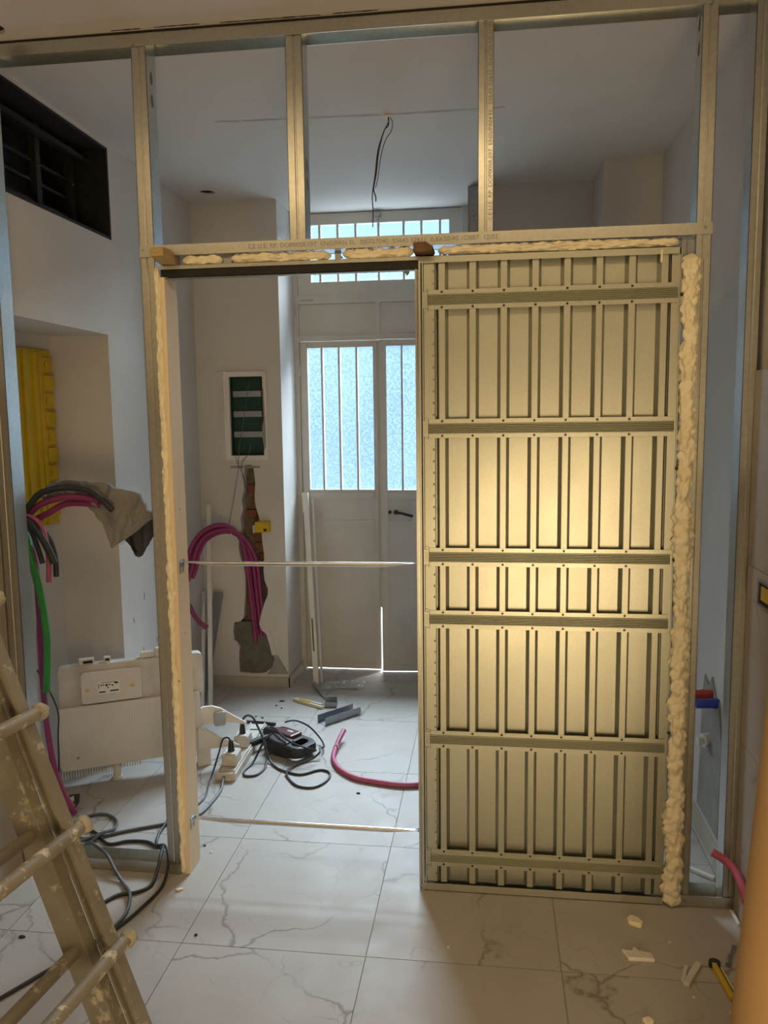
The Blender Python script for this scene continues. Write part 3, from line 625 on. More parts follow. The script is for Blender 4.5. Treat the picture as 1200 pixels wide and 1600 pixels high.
drip = foam('foam_bead', (1.658, -0.006, 2.085), (1.660, -0.004, 2.13), 0.004, 0.004, 'small foam drip on the top edge of the cassette', 8, 0.2, 'z', 0.002, 0.01)
# wedges
mb = MB(); mb.prism([(-0.085, 2.150), (-0.085, 2.176), (-0.02, 2.181), (0.06, 2.164), (0.06, 2.137), (-0.01, 2.137)], lambda p, q, w: (w, p, q), 0.066, 0.110)
mb.build('wooden_wedge', 'wedge', None, 'light pine wedge sticking out under the header at its left end', 'wedge', 'wooden wedges under the header', bevel=0.001)
mb = MB(); mb.prism([(0.905, 2.140), (0.905, 2.166), (0.943, 2.168), (0.967, 2.152), (0.962, 2.140), (0.935, 2.137)], XZ, -0.05, 0.05)
mb.build('wooden_wedge', 'wedgedark', None, 'dark broken brown wedge under the header above the cassette corner', 'wedge', 'wooden wedges under the header', bevel=0.001)

# ================================================================== OBJECTS
def cable(name, pts, r, m, label, cat='cable', group=None, parent=None, n=8, sub=8):
    return MB().tube(spline(pts, sub), r, n).build(name, m, parent, label, cat, group, smooth='auto')
def conduit(name, pts, r, m, label=None, cat=None, group=None, parent=None, pitch=0.0045, n=12):
    """corrugated flexible pipe"""
    P = spline(pts, 14); L = [0]
    for i in range(1, len(P)): L.append(L[-1]+(P[i]-P[i-1]).length)
    tot = L[-1]; cnt = max(8, int(tot/(pitch/2))); out = []; j = 0
    for k in range(cnt+1):
        d = tot*k/cnt
        while j < len(L)-2 and L[j+1] < d: j += 1
        t = (d-L[j])/max(1e-9, L[j+1]-L[j]); out.append(P[j].lerp(P[j+1], t))
    return MB().tube(out, r, n, rf=lambda i: r*(1.0 if i % 2 else (0.90 if pitch < 0.006 else 0.80))).build(name, m, parent, label, cat, group, smooth=True)

# ---- black recessed grille high on the left wall
vg = thing('wall_grille', (XL-0.1, 0.55, 2.446), 'black recessed timber grille opening high on the left wall under the ceiling', 'grille')
y0, y1, z0, z1 = 0.10, 0.996, 2.446, 2.848
MB().box(XL-0.27, XL+0.002, y0+0.001, y1-0.001, z0+0.0005, z0+0.012).build('liner_sill', 'black', vg)
MB().box(XL-0.27, XL+0.002, y0+0.001, y1-0.001, z1-0.012, z1-0.0005).build('liner_head', 'black', vg)
MB().box(XL-0.27, XL+0.002, y1-0.013, y1-0.0005, z0, z1).build('liner_side', 'black', vg); MB().box(XL-0.27, XL+0.002, y0+0.0005, y0+0.013, z0, z1).build('liner_side', 'black', vg)
MB().box(XL-0.28, XL-0.262, y0+0.001, y1-0.001, z0+0.001, z1-0.001).build('back_board', 'black', vg)
for yy in (0.90, 0.62, 0.36): MB().box(XL-0.15, XL-0.12, yy-0.018, yy+0.018, z0+0.012, z1-0.012).build('mullion', 'black', vg)
MB().box(XL-0.10, XL-0.07, y0+0.013, y1-0.013, z1-0.075, z1-0.055).build('head_ledge', 'black', vg)
for a, b in ((0.64, 0.88), (0.38, 0.60), (0.115, 0.34)):
    for z in (2.52, 2.60, 2.68): MB().box(XL-0.16, XL-0.135, a, b, z, z+0.012).build('grille_slat', 'black', vg)
for z in (2.50, 2.67): MB().cyl((XL-0.12, 0.90, z), (XL-0.116, 0.90, z), 0.006, n=8).build('bolt', 'steel', vg)

# ---- hanging ceiling wires
hw = thing('hanging_wires', (0.72, 0.836, 2.42), 'loose black lamp wires hanging from the ceiling seam', 'wires')
cable('wire', [(0.722, 0.842, 2.866), (0.726, 0.836, 2.822), (0.707, 0.836, 2.798), (0.685, 0.836, 2.723), (0.673, 0.836, 2.635), (0.661, 0.836, 2.572), (0.669, 0.836, 2.54), (0.669, 0.836, 2.52)], 0.0024, 'rubber', None, None, parent=hw)
cable('wire', [(0.720, 0.842, 2.866), (0.728, 0.83, 2.835), (0.705, 0.83, 2.79), (0.681, 0.832, 2.72), (0.668, 0.836, 2.63), (0.656, 0.83, 2.547), (0.658, 0.83, 2.482), (0.655, 0.836, 2.418)], 0.0022, 'rubber', None, None, parent=hw)
cable('wire', [(0.724, 0.842, 2.866), (0.741, 0.836, 2.835), (0.738, 0.836, 2.80), (0.712, 0.836, 2.76), (0.693, 0.836, 2.70), (0.678, 0.836, 2.609), (0.668, 0.836, 2.575)], 0.0016, 'rubber', None, None, parent=hw)
MB().obox((0.722, 0.842, 2.858), (1, 0.1, 0), (0, 1, 0), (0, 0, 1), 0.014, 0.009, 0.0065).build('tape_wad', 'white', hw, bevel=0.003)

# ---- dull metal profile standing behind the partition
mb = MB(); mb.box(1.030, 1.0315, 1.90, 1.948, 0, 2.845); mb.box(1.030, 1.075, 1.90, 1.9015, 0, 2.845); mb.box(1.030, 1.075, 1.9465, 1.948, 0, 2.845)
mb.cyl((1.055, 1.90, 2.70), (1.055, 1.892, 2.70), 0.008, n=10); mb.cyl((1.055, 1.90, 2.62), (1.055, 1.892, 2.62), 0.008, n=10)
mb.build('steel_profile', 'galvdark', None, 'dark steel channel standing against the wall right of the transom window', 'metal profile')

# ---- electrical panel in the pier
ep = thing('electrical_panel', (-0.27, PF, 1.385), 'open recessed electrical panel with dark green back and three mounting rails', 'electrical panel')
MB().box(-0.377, -0.166, PF+0.05, PF+0.058, 1.401, 1.884).build('back_plate', 'green_pcb', ep)
for a in (rect(-0.377, -0.371, 1.401, 1.884), rect(-0.172, -0.166, 1.401, 1.884), rect(-0.377, -0.166, 1.401, 1.407), rect(-0.377, -0.166, 1.878, 1.884)):
    MB().prism(a, XZ, PF-0.0, PF+0.05).build('box_side', 'green_pcb', ep)
holed(rect(-0.392, -0.150, 1.385, 1.900), [rect(-0.372, -0.171, 1.412, 1.872)], XZ, PF-0.022, PF-0.0005).build('front_frame', 'white', ep)
MB().prism([(-0.455, PF-0.0005), (-0.392, PF-0.0005), (-0.392, PF-0.034), (-0.398, PF-0.036)], XY, 1.383, 1.902).build('side_flange', 'white', ep)
for z in (1.773, 1.655, 1.535):
    MB().box(-0.366, -0.177, PF+0.030, PF+0.036, z-0.017, z+0.017).box(-0.366, -0.177, PF+0.026, PF+0.030, z-0.006, z+0.006).build('mounting_rail', 'steel', ep)
MB().prism([(-0.176, 1.82), (-0.165, 1.80), (-0.160, 1.60), (-0.158, 1.47), (-0.168, 1.44), (-0.178, 1.52)], XZ, PF-0.026, PF-0.021).build('broken_edge', 'patch', ep)
MB().prism([(-0.180, 1.86), (-0.172, 1.86), (-0.168, 1.62), (-0.176, 1.58)], XZ, PF-0.0265, PF-0.022).build('dark_edge', 'gapdark', ep)
pw = thing('panel_wires', (-0.30, PF-0.03, 0.95), 'thin grey wires dangling from the electrical panel', 'wires')
for pts in ([(-0.262, PF+0.02, 1.85), (-0.290, PF-0.03, 1.60), (-0.318, PF-0.035, 1.457), (-0.335, PF-0.03, 1.30), (-0.375, PF-0.06, 1.06), (-0.384, PF-0.07, 1.012)],
            [(-0.255, PF-0.01, 1.48), (-0.262, PF-0.03, 1.426), (-0.305, PF-0.03, 1.37), (-0.308, PF-0.02, 1.30), (-0.300, PF+0.02, 1.20)],
            [(-0.345, PF-0.03, 1.41), (-0.33, PF-0.03, 1.36), (-0.305, PF-0.02, 1.30), (-0.302, PF+0.01, 1.22)]):
    cable('wire', pts, 0.0019, 'greyrubber', None, None, parent=pw)
MB().box(-0.385, -0.205, PF-0.004, PF-0.001, 1.337, 1.350).build('chalk_smear', 'patch', pil)
# ---- junction box and conduits in the chase
jbx = thing('junction_box', (-0.19, PF-0.02, 0.955), 'small yellow junction box stuck in the chopped wall chase', 'junction box')
MB().box(-0.237, -0.150, PF-0.045, PF+0.03, 0.957, 1.020).build('box_body', 'yellow', jbx, bevel=0.004)
MB().box(-0.182, -0.165, PF-0.047, PF-0.045, 0.966, 0.980).build('knockout_hole', 'gapdark', jbx)
MB().box(-0.252, -0.236, PF-0.04, PF+0.02, 0.952, 1.0).build('plaster_dab', 'plaster', jbx, bevel=0.005)
ARCH = [(-0.515, 1.60, 0.74), (-0.499, 1.62, 0.817), (-0.492, 1.66, 0.895), (-0.459, 1.72, 0.972), (-0.395, 1.80, 1.008), (-0.338, 1.88, 0.985), (-0.301, 1.95, 0.900), (-0.290, 2.00, 0.768), (-0.281, 2.02, 0.607), (-0.270, 2.03, 0.447), (-0.262, 2.045, 0.28)]
for k, (dr_, dx, dy) in enumerate(((0.0, 0.0, 0.0), (-0.027, 0.026, 0.004), (0.020, -0.004, -0.026), (-0.012, 0.050, 0.006))):
    pts = []
    for i, (x, y, z) in enumerate(ARCH):
        w = min(1, max(0, (i-4)/3)); vx, vz = x+0.395, z-0.80; l = math.hypot(vx, vz)
        pts.append((x + (1-w)*dr_*vx/l + w*dx, y + dy - 0.03*(1-w)*(k == 3), z + (1-w)*dr_*vz/l))
    conduit('flexible_conduit', pts, 0.0135, 'pink', ('middle', 'innermost', 'outermost', 'front')[k]+' pink conduit of the bundle looping out of the wall chase', 'conduit', 'pink conduits in the wall chase')
cable('black_cable', [(-0.222, PF+0.005, 0.80), (-0.212, PF+0.008, 0.6), (-0.214, PF+0.01, 0.42), (-0.205, PF+0.03, 0.29)], 0.007, 'rubber', 'black cable running down the chase beside the pink conduits')
conduit('flexible_conduit', [(-0.53, 1.60, 0.62), (-0.515, 1.62, 0.585), (-0.500, 1.64, 0.532), (-0.472, 1.66, 0.483), (-0.443, 1.68, 0.457)], 0.0135, 'pink', 'cut pink conduit end low in the left back corner', 'conduit')
cable('wire_tie', [(-0.345, 1.865, 1.018), (-0.335, 1.855, 0.985), (-0.350, 1.858, 0.955)], 0.0025, 'beigeplastic', 'small tie around the pink conduit arch', 'tie')

# ---- profiles leaning in the left back corner
lp = MB()
def lean_channel(p0, p1, w, d, t, axw):
    p0, p1 = Vector(p0), Vector(p1); s = (p1-p0).normalized(); a = Vector(axw); a = (a-s*a.dot(s)).normalized(); b = s.cross(a); L = (p1-p0).length; c = (p0+p1)/2
    m = MB(); m.obox(c, s, a, b, L/2, w/2, t/2)
    m.obox(c+a*(w/2-t/2)+b*(d/2), s, a, b, L/2, t/2, d/2); m.obox(c-a*(w/2-t/2)+b*(d/2), s, a, b, L/2, t/2, d/2); return m
lean_channel((-0.512, 1.70, 0.004), (-0.470, 1.955, 0.60), 0.05, 0.035, 0.002, (1, 0, 0)).build('metal_channel', 'galvdark', None, 'short dull steel channel leaning in the left back corner', 'metal profile')
lean_channel((-0.475, 1.64, 0.004), (-0.545, 1.92, 0.61), 0.020, 0.014, 0.002, (1, 0.1, 0)).build('metal_channel', 'alu', None, 'short bright zinc profile leaning in the left back corner', 'metal profile')
lean_channel((-0.425, 1.63, 0.004), (-0.512, 1.965, 1.125), 0.022, 0.016, 0.003, (1, 0, 0)).build('plastic_trunking', 'white', None, 'tall thin white trunking strip leaning in the left back corner', 'trunking')
# ---- white frame strips leaning beside the door
ls = thing('leaning_door_trim', (0.06, 2.2, 0), 'narrow white metal door trim leaning beside the left door leaf', 'door trim')
m = lean_channel((0.092, 2.075, 0.004), (-0.008, 2.33, 1.160), 0.032, 0.02, 0.003, (1, 0, 0)); m.build('face_strip', 'white', ls)
m = lean_channel((0.122, 2.10, 0.004), (0.035, 2.345, 1.12), 0.012, 0.012, 0.002, (1, 0, 0)); m.build('back_strip', 'doorpaint', ls)
MB().obox((0.064, 2.145, 0.30), (0.35, -0.9, -4), (1, 0, 0), (0, 1, 0.2), 0.10, 0.004, 0.01).build('rusty_edge', 'wedgedark', ls)
MB().obox((-0.02, 2.325, 1.10), (0.35, -0.9, -4), (1, 0, 0), (0, 1, 0.2), 0.06, 0.007, 0.01).build('wooden_stop', 'wood', ls)

# ================================================================== floor items in the back room
# power strip
ps = thing('power_strip', (-0.047, 1.03, 0), 'dusty beige power strip with two plug adapters on the floor behind the opening', 'power strip')
ax = Vector((-0.02, 0.59, 0)).normalized(); ay = Vector((ax.y, -ax.x, 0))
def psb(u0, u1, v0, v1, z0, z1):
    c0 = Vector((-0.038, 0.74, 0)); c = c0+ax*(u0+u1)/2+ay*(v0+v1)/2+Vector((0, 0, (z0+z1)/2)); return MB().obox(c, ay, ax, (0, 0, 1), (v1-v0)/2, (u1-u0)/2, (z1-z0)/2)
psb(0, 0.60, -0.046, 0.046, 0.0, 0.036).build('body', 'beigeplastic', ps, bevel=0.004)
for v in (-0.040, 0.034): psb(0.01, 0.59, v, v+0.006, 0.036, 0.047).build('side_rail', 'whitemottled', ps, bevel=0.0015)
psb(0.03, 0.57, -0.032, 0.032, 0.036, 0.041).build('socket_plate', 'whitemottled', ps)
for u, vv in ((0.06, 0.0), (0.27, -0.004)):
    a = psb(u, u+0.085, vv-0.035, vv+0.035, 0.042, 0.098).build('plug_adapter', 'beigeplastic', ps, bevel=0.006)
    psb(u+0.006, u+0.079, vv-0.029, vv+0.029, 0.098, 0.101).build('adapter_face', 'whitemottled', a)
    c0 = Vector((-0.038, 0.74, 0))+ax*(u+0.04)+ay*vv
    MB().cyl(c0+Vector((0, 0, 0.101)), c0+Vector((0, 0, 0.150)), 0.016, 0.010, n=12).build('plug', 'blackplastic', ps, smooth='auto')
psb(0.40, 0.405, -0.02, 0.02, 0.041, 0.043).build('socket_slot', 'gapdark', ps); psb(0.50, 0.51, -0.02, 0.02, 0.041, 0.043).build('socket_slot', 'gapdark', ps)
cable('extension_cord', [(-0.046, 0.742, 0.02), (-0.040, 0.70, 0.010), (-0.027, 0.639, 0.0066), (-0.029, 0.52, 0.0066), (-0.042, 0.424, 0.0066), (-0.09, 0.36, 0.0066), (-0.146, 0.333, 0.0066), (-0.282, 0.262, 0.0066), (-0.361, 0.21, 0.0066), (-0.427, 0.185, 0.0066), (-0.49, 0.215, 0.0066), (-0.525, 0.285, 0.0066), (-0.494, 0.36, 0.0066), (-0.43, 0.378, 0.0066), (-0.363, 0.331, 0.0066), (-0.338, 0.256, 0.013), (-0.368, 0.205, 0.020), (-0.42, 0.16, 0.013), (-0.46, 0.12, 0.03), (-0.47, 0.06, 0.048)], 0.0062, 'greyrubber', 'grey extension cord running from the power strip past the jamb into a coil')
cable('extension_cord', [(-0.50, 0.22, 0.0066), (-0.469, 0.258, 0.0066), (-0.40, 0.23, 0.0066), (-0.314, 0.158, 0.0066), (-0.247, 0.185, 0.0066), (-0.17, 0.188, 0.0066), (-0.10, 0.140, 0.012), (-0.062, 0.09, 0.048), (-0.044, 0.025, 0.05), (-0.034, -0.03, 0.028), (-0.032, -0.09, 0.007), (-0.065, -0.135, 0.0066), (-0.123, -0.16, 0.0066), (-0.16, -0.22, 0.0066)], 0.0062, 'rubber', 'black cord looping over the left floor track towards the ladder')
cable('extension_cord', [(-0.146, 0.338, 0.019), (-0.147, 0.25, 0.0066), (-0.123, 0.172, 0.0066), (-0.06, 0.10, 0.047), (-0.012, 0.02, 0.05), (0.004, -0.04, 0.02), (0.009, -0.111, 0.0066), (-0.011, -0.224, 0.0066), (-0.04, -0.32, 0.0066), (-0.085, -0.41, 0.0066), (-0.12, -0.485, 0.0066), (-0.173, -0.571, 0.0066), (-0.231, -0.67, 0.0066), (-0.33, -0.82, 0.0066)], 0.0055, 'rubber', 'black cord crossing the floor under the ladder to the lower left corner')
cable('extension_cord', [(-0.36, 0.20, 0.025), (-0.391, 0.134, 0.0066), (-0.349, 0.088, 0.048), (-0.254, 0.02, 0.05), (-0.19, -0.04, 0.025), (-0.14, -0.085, 0.0066), (-0.08, -0.158, 0.015), (-0.054, -0.228, 0.0066), (-0.05, -0.29, 0.0066), (-0.066, -0.36, 0.0066)], 0.0062, 'greyrubber', 'grey cord bending down over the left floor track in front of the coil')
cable('plug_cable', [(-0.043, 0.84, 0.148), (-0.053, 0.832, 0.168), (-0.075, 0.825, 0.160), (-0.090, 0.82, 0.11), (-0.105, 0.78, 0.04), (-0.103, 0.70, 0.0045), (-0.080, 0.60, 0.0045), (-0.078, 0.531, 0.0045), (-0.10, 0.45, 0.0045)], 0.0042, 'rubber', 'thin black cable curving from the nearer plug towards the jamb')

# drill
dr = thing('hammer_drill', (0.16, 1.12, 0), 'dusty black and maroon corded hammer drill lying on its side', 'drill')
dax = Vector((0.86, -0.51, 0)).normalized(); dby = Vector((0.51, 0.86, 0)).normalized(); dO = Vector((0.035, 1.215, 0))
def dp(u, v, z): return dO + dax*u + dby*v + Vector((0, 0, z))
fn = lambda p, q, w: dp(p, q, w)
MB().cyl(dp(-0.06, 0.0, 0.045), dp(-0.02, 0, 0.045), 0.004, n=8).build('drill_bit', 'steel', dr)
MB().cyl(dp(-0.025, 0, 0.045), dp(0.05, 0, 0.045), 0.022, 0.030, n=16).cyl(dp(0.05, 0, 0.045), dp(0.066, 0, 0.045), 0.036, n=16).build('chuck', 'drillblack', dr, smooth='auto')
MB().prism([(0.06, -0.038), (0.10, -0.045), (0.20, -0.050), (0.20, 0.036), (0.10, 0.036), (0.06, 0.032)], fn, 0.010, 0.084).build('gear_housing', 'drillred', dr, bevel=0.010)
MB().prism([(0.075, -0.10), (0.16, -0.125), (0.225, -0.115), (0.225, -0.045), (0.075, -0.040)], fn, 0.004, 0.076).build('motor_housing', 'drillblack', dr, bevel=0.010)
h = holed([(0.19, 0.040), (0.27, 0.036), (0.315, 0.010), (0.318, -0.09), (0.285, -0.125), (0.215, -0.12), (0.195, -0.06)], [[(0.225, 0.008), (0.268, 0.004), (0.280, -0.02), (0.280, -0.075), (0.262, -0.088), (0.232, -0.08), (0.222, -0.05)]], fn, 0.016, 0.066)
h.build('d_handle', 'drillblack', dr, bevel=0.006)
MB().tube([dp(0.055, -0.035, 0.05), dp(0.045, -0.075, 0.048), dp(0.038, -0.13, 0.045), dp(0.034, -0.165, 0.044)], 0.017, 12, rf=lambda i: (0.013, 0.016, 0.019, 0.015)[i]).build('side_handle', 'drillblack', dr, smooth='auto')
MB().box(0, 0, 0, 0, 0, 0) if False else None
MB().obox(dp(0.15, 0.0, 0.0846), dax, dby, (0, 0, 1), 0.018, 0.006, 0.0006).build('white_badge', 'white', dr)
MB().cyl(dp(0.305, -0.09, 0.066), dp(0.305, -0.09, 0.069), 0.007, n=10).build('screw_dot', 'white', dr)
cable('drill_cable', [(-0.043, 1.052, 0.148), (-0.048, 1.05, 0.172), (-0.025, 1.05, 0.192), (0.004, 1.05, 0.180), (0.028, 1.045, 0.135), (0.055, 1.02, 0.10), (0.085, 0.98, 0.045), (0.115, 0.945, 0.010), (0.16, 0.89, 0.0055), (0.206, 0.858, 0.0055), (0.288, 0.832, 0.0055), (0.366, 0.888, 0.0055), (0.417, 0.859, 0.0055), (0.418, 0.78, 0.0055), (0.374, 0.712, 0.0055), (0.3, 0.717, 0.0055), (0.237, 0.794, 0.0055), (0.22, 0.85, 0.014), (0.245, 0.93, 0.008), (0.30, 0.99, 0.010), (0.335, 1.02, 0.030), (0.33, 1.06, 0.04)], 0.0052, 'rubber', 'black drill cable arching from the rear plug and looping on the floor')
cable('drill_cable', [(0.09, 1.065, 0.10), (0.06, 1.01, 0.07), (0.035, 0.93, 0.012), (0.018, 0.845, 0.0055), (0.036, 0.793, 0.0055), (0.084, 0.805, 0.0055), (0.103, 0.87, 0.0055), (0.10, 0.93, 0.016), (0.085, 1.0, 0.012), (0.10, 1.02, 0.03)], 0.0052, 'rubber', 'small black cable loop between the power strip and the drill')
cable('drill_cable', [(0.12, 1.20, 0.105), (0.17, 1.22, 0.108), (0.235, 1.235, 0.075), (0.30, 1.20, 0.03), (0.335, 1.13, 0.02), (0.338, 1.08, 0.03)], 0.0048, 'rubber', 'black cable draped behind the drill handle')
cable('drill_cable', [(0.055, 1.17, 0.092), (0.10, 1.12, 0.097), (0.15, 1.05, 0.092), (0.22, 0.99, 0.083), (0.28, 0.965, 0.078), (0.325, 1.0, 0.05)], 0.0050, 'rubber', 'black cable lying across the top of the drill')
# black marker
mk = thing('marker_pen', (-0.065, 1.42, 0), 'slim black marker pen lying behind the power strip', 'pen')
MB().cyl((-0.105, 1.425, 0.0085), (0.014, 1.408, 0.0085), 0.0085, n=12).build('barrel', 'blackplastic', mk, smooth='auto'); MB().cyl((-0.150, 1.431, 0.0085), (-0.104, 1.425, 0.0085), 0.0065, 0.0088, n=12).build('cap', 'rubber', mk, smooth='auto')
# pink conduit on the floor
conduit('flexible_conduit', [(0.412, 1.262, 0.05), (0.403, 1.18, 0.035), (0.397, 1.11, 0.018), (0.405, 1.01, 0.0125), (0.442, 0.917, 0.0125), (0.494, 0.85, 0.0125), (0.56, 0.803, 0.0125), (0.651, 0.778, 0.0125), (0.739, 0.762, 0.0125), (0.82, 0.768, 0.0125), (0.93, 0.82, 0.0125), (1.05, 0.87, 0.0125)], 0.0122, 'pinklight', 'loose pink conduit curving across the floor in the opening', 'conduit')
cable('tape_ring', [(0.385, 1.115, 0.02), (0.395, 1.118, 0.034), (0.408, 1.114, 0.034), (0.413, 1.112, 0.018)], 0.003, 'white', 'white tape ring on the floor conduit', 'tape')
# U-channel offcut
mb = MB(); c0, c1 = Vector((0.262, 1.445, 0)), Vector((0.40, 1.66, 0)); s = (c1-c0).normalized(); a = Vector((s.y, -s.x, 0)); L = (c1-c0).length; cc = (c0+c1)/2
c0 = Vector((0.255, 1.452, 0)); c1 = Vector((0.415, 1.640, 0)); s = (c1-c0).normalized(); a = Vector((s.y, -s.x, 0)); L = (c1-c0).length; cc = (c0+c1)/2
uc = MB(); uc.obox(cc+Vector((0, 0, 0.0012)), s, a, (0, 0, 1), L/2, 0.034, 0.001)
for sg in (-1, 1): uc.obox(cc+a*sg*0.033+Vector((0, 0, 0.022)), s, a, (0, 0, 1), L/2, 0.001, 0.021)
uc.build('track_offcut', 'galvdark', None, 'larger grey U-channel offcut lying open side up on the back floor', 'metal offcut')
of = MB(); of.obox((0.255, 1.70, 0.016), (1, 0.05, 0), (0, 1, 0), (0, 0, 1), 0.035, 0.001, 0.016); of.obox((0.25, 1.735, 0.001), (1, 0.05, 0), (0, 1, 0), (0, 0, 1), 0.035, 0.034, 0.001); of.obox((0.245, 1.77, 0.020), (1, 0.05, 0), (0, 1, 0), (0, 0, 1), 0.035, 0.001, 0.020)
of.build('track_offcut', 'galvdark', None, 'small grey channel offcut at the tip of the folding rule', 'metal offcut')
lean_channel((0.20, 1.84, 0.006), (0.085, 2.03, 0.03), 0.02, 0.012, 0.002, (1, 0.5, 0)).build('metal_strip', 'galvdark', None, 'thin dark metal strip pointing at the leaning door trim', 'metal strip')
fr_ = thing('folding_rule', (0.12, 1.72, 0), 'cream and yellow folding rule lying open near the leaning trim', 'ruler')
for k, (p, q, m, h) in enumerate((((0.02, 1.79), (0.215, 1.672), 'cream', 0.016), ((0.03, 1.815), (0.20, 1.73), 'whitemottled', 0.010), ((0.06, 1.775), (0.13, 1.732), 'cuttery', 0.020))):
    p, q = Vector((*p, 0)), Vector((*q, 0)); s = (q-p).normalized(); MB().obox((p+q)/2+Vector((0, 0, h/2)), s, (-s.y, s.x, 0), (0, 0, 1), (q-p).length/2, 0.008 if k < 2 else 0.0085, h/2).build('rule_segment', m, fr_)
# plastic bag of profiles
bg = thing('plastic_bag', (0.25, 2.08, 0), 'crumpled clear plastic bag with small metal parts near the door', 'bag')
V = []; F = []; nu, nv = 26, 12
for j in range(nv+1):
    for i in range(nu+1):
        u, v = i/nu, j/nv; x = 0.11+0.27*u+0.02*v; y = 1.99+0.13*v+0.03*u
        e_ = min(u, 1-u, v, 1-v)*4; V.append((x, y, 0.003+0.028*min(1, e_)*(0.6+0.7*abs(noise.noise((x*40, y*40, 3)))) + 0.006*noise.noise((x*120, y*120, 1))*min(1, e_)))
F = [(j*(nu+1)+i, j*(nu+1)+i+1, (j+1)*(nu+1)+i+1, (j+1)*(nu+1)+i) for j in range(nv) for i in range(nu)]
MB().add(V, F).build('film', 'film', bg)
for k in range(5): MB().box(0.2, 0.36-0.02*k, 2.01+0.018*k, 2.02+0.018*k, 0.001, 0.008+0.003*(k % 2)).build('metal_part', ('steel', 'galvdark', 'steel', 'blackplastic', 'steel')[k], bg)
# debris specks
debris = [(-0.048, 1.774, .018, .008), (-0.059, 1.699, .006, .006), (-0.019, 1.663, .006, .006), (-0.127, 1.524, .006, .006), (-0.087, 1.509, .009, .006), (0.579, 0.684, .010, .007), (0.06, 0.194, .006, .005), (-0.33, -0.40, .012, .006), (-0.12, -0.46, .007, .006), (0.22, -0.33, .006, .005)]
names = ['beside the folding rule', 'left of the folding rule tip', 'just behind the marker pen row', 'left of the marker pen', 'above the marker pen', 'in front of the pink floor conduit', 'at the foot of the pine jamb', 'left of the ladder', 'beside the ladder stile', 'on the joint in front of the jamb']
for (x, y, a_, b_), nm in zip(debris, names):
    MB().prism([(x+a_*math.cos(t)*random.uniform(.7, 1.1), y+b_*math.sin(t)*random.uniform(.7, 1.1)) for t in [k*math.pi/4 for k in range(8)]], XY, 0.0, 0.004).build('dark_crumb', 'gapdark', None, 'tiny dark crumb on the floor '+nm, 'debris', 'dark crumbs on the floor')

# ================================================================== LEFT NICHE CLUSTER
yb = thing('manifold_box', (-0.845, 0.72, 1.15), 'tall yellow ribbed plastic wall box set in the niche', 'wall box')
MB().box(-0.858, -0.838, 0.50, 0.875, 1.16, 1.945).build('box_body', 'yellow', yb, bevel=0.004)
MB().box(-0.840, -0.826, 0.76, 0.790, 1.17, 1.935).build('vertical_rib', 'yellow', yb, bevel=0.002)
for k in range(9):
    z = 1.20+0.081*k
    MB().box(-0.840, -0.822 if k % 2 else -0.828, 0.795, 0.872, z, z+0.066).build('knockout_panel', 'yellow', yb, bevel=0.003)
    MB().box(-0.824, -0.818, 0.802, 0.818, z+0.02, z+0.048).build('raised_lug', 'yellow', yb, bevel=0.002)
for y in (0.56, 0.64, 0.72): MB().box(-0.840, -0.826, y, y+0.03, 1.18, 1.93).build('vertical_rib', 'yellow', yb, bevel=0.002)
G = 'loose conduits hanging in the niche'
conduit('flexible_conduit', [(-0.80, 0.40, 1.16), (-0.74, 0.38, 1.23), (-0.678, 0.37, 1.296), (-0.631, 0.37, 1.343), (-0.559, 0.37, 1.365), (-0.486, 0.37, 1.368), (-0.42, 0.37, 1.353), (-0.369, 0.37, 1.317), (-0.329, 0.37, 1.279)], 0.0135, 'charcoal', 'black conduit arching over the others with its cut end on the grey cloth', 'conduit', G)
conduit('flexible_conduit', [(-0.80, 0.42, 1.14), (-0.74, 0.40, 1.215), (-0.685, 0.385, 1.264), (-0.639, 0.38, 1.298), (-0.57, 0.38, 1.322), (-0.502, 0.385, 1.330), (-0.449, 0.39, 1.325), (-0.40, 0.395, 1.315)], 0.0135, 'pink', 'upper pink conduit arching under the black one in the niche', 'conduit', G)
conduit('flexible_conduit', [(-0.80, 0.45, 1.12), (-0.75, 0.43, 1.18), (-0.693, 0.415, 1.228), (-0.62, 0.41, 1.262), (-0.549, 0.415, 1.298), (-0.468, 0.42, 1.300), (-0.405, 0.425, 1.292)], 0.0135, 'pink', 'lower pink conduit bent beneath the upper one in the niche', 'conduit', G)
conduit('flexible_conduit', [(-0.73, 0.34, 1.25), (-0.653, 0.32, 1.258), (-0.614, 0.32, 1.235), (-0.591, 0.32, 1.188), (-0.584, 0.325, 1.099), (-0.592, 0.33, 0.996)], 0.0105, 'pinklight', 'pink conduit drooping down to a cut end in the niche', 'conduit', G)
conduit('flexible_conduit', [(-0.72, 0.31, 1.26), (-0.642, 0.295, 1.245), (-0.605, 0.295, 1.204), (-0.569, 0.295, 1.141), (-0.544, 0.295, 1.078)], 0.0155, 'charcoal', 'longer black conduit drooping to a cut end in the niche', 'conduit', G)
conduit('flexible_conduit', [(-0.72, 0.33, 1.24), (-0.654, 0.32, 1.213), (-0.625, 0.315, 1.15), (-0.604, 0.315, 1.073)], 0.0105, 'charcoal', 'shorter black conduit drooping left of the pink one', 'conduit', G)
conduit('flexible_conduit', [(-0.60, 0.345, 1.19), (-0.58, 0.345, 1.15), (-0.567, 0.345, 1.086), (-0.567, 0.345, 1.015)], 0.0115, 'charcoal', 'stubby black conduit end hanging lowest below the longer black one', 'conduit', G)
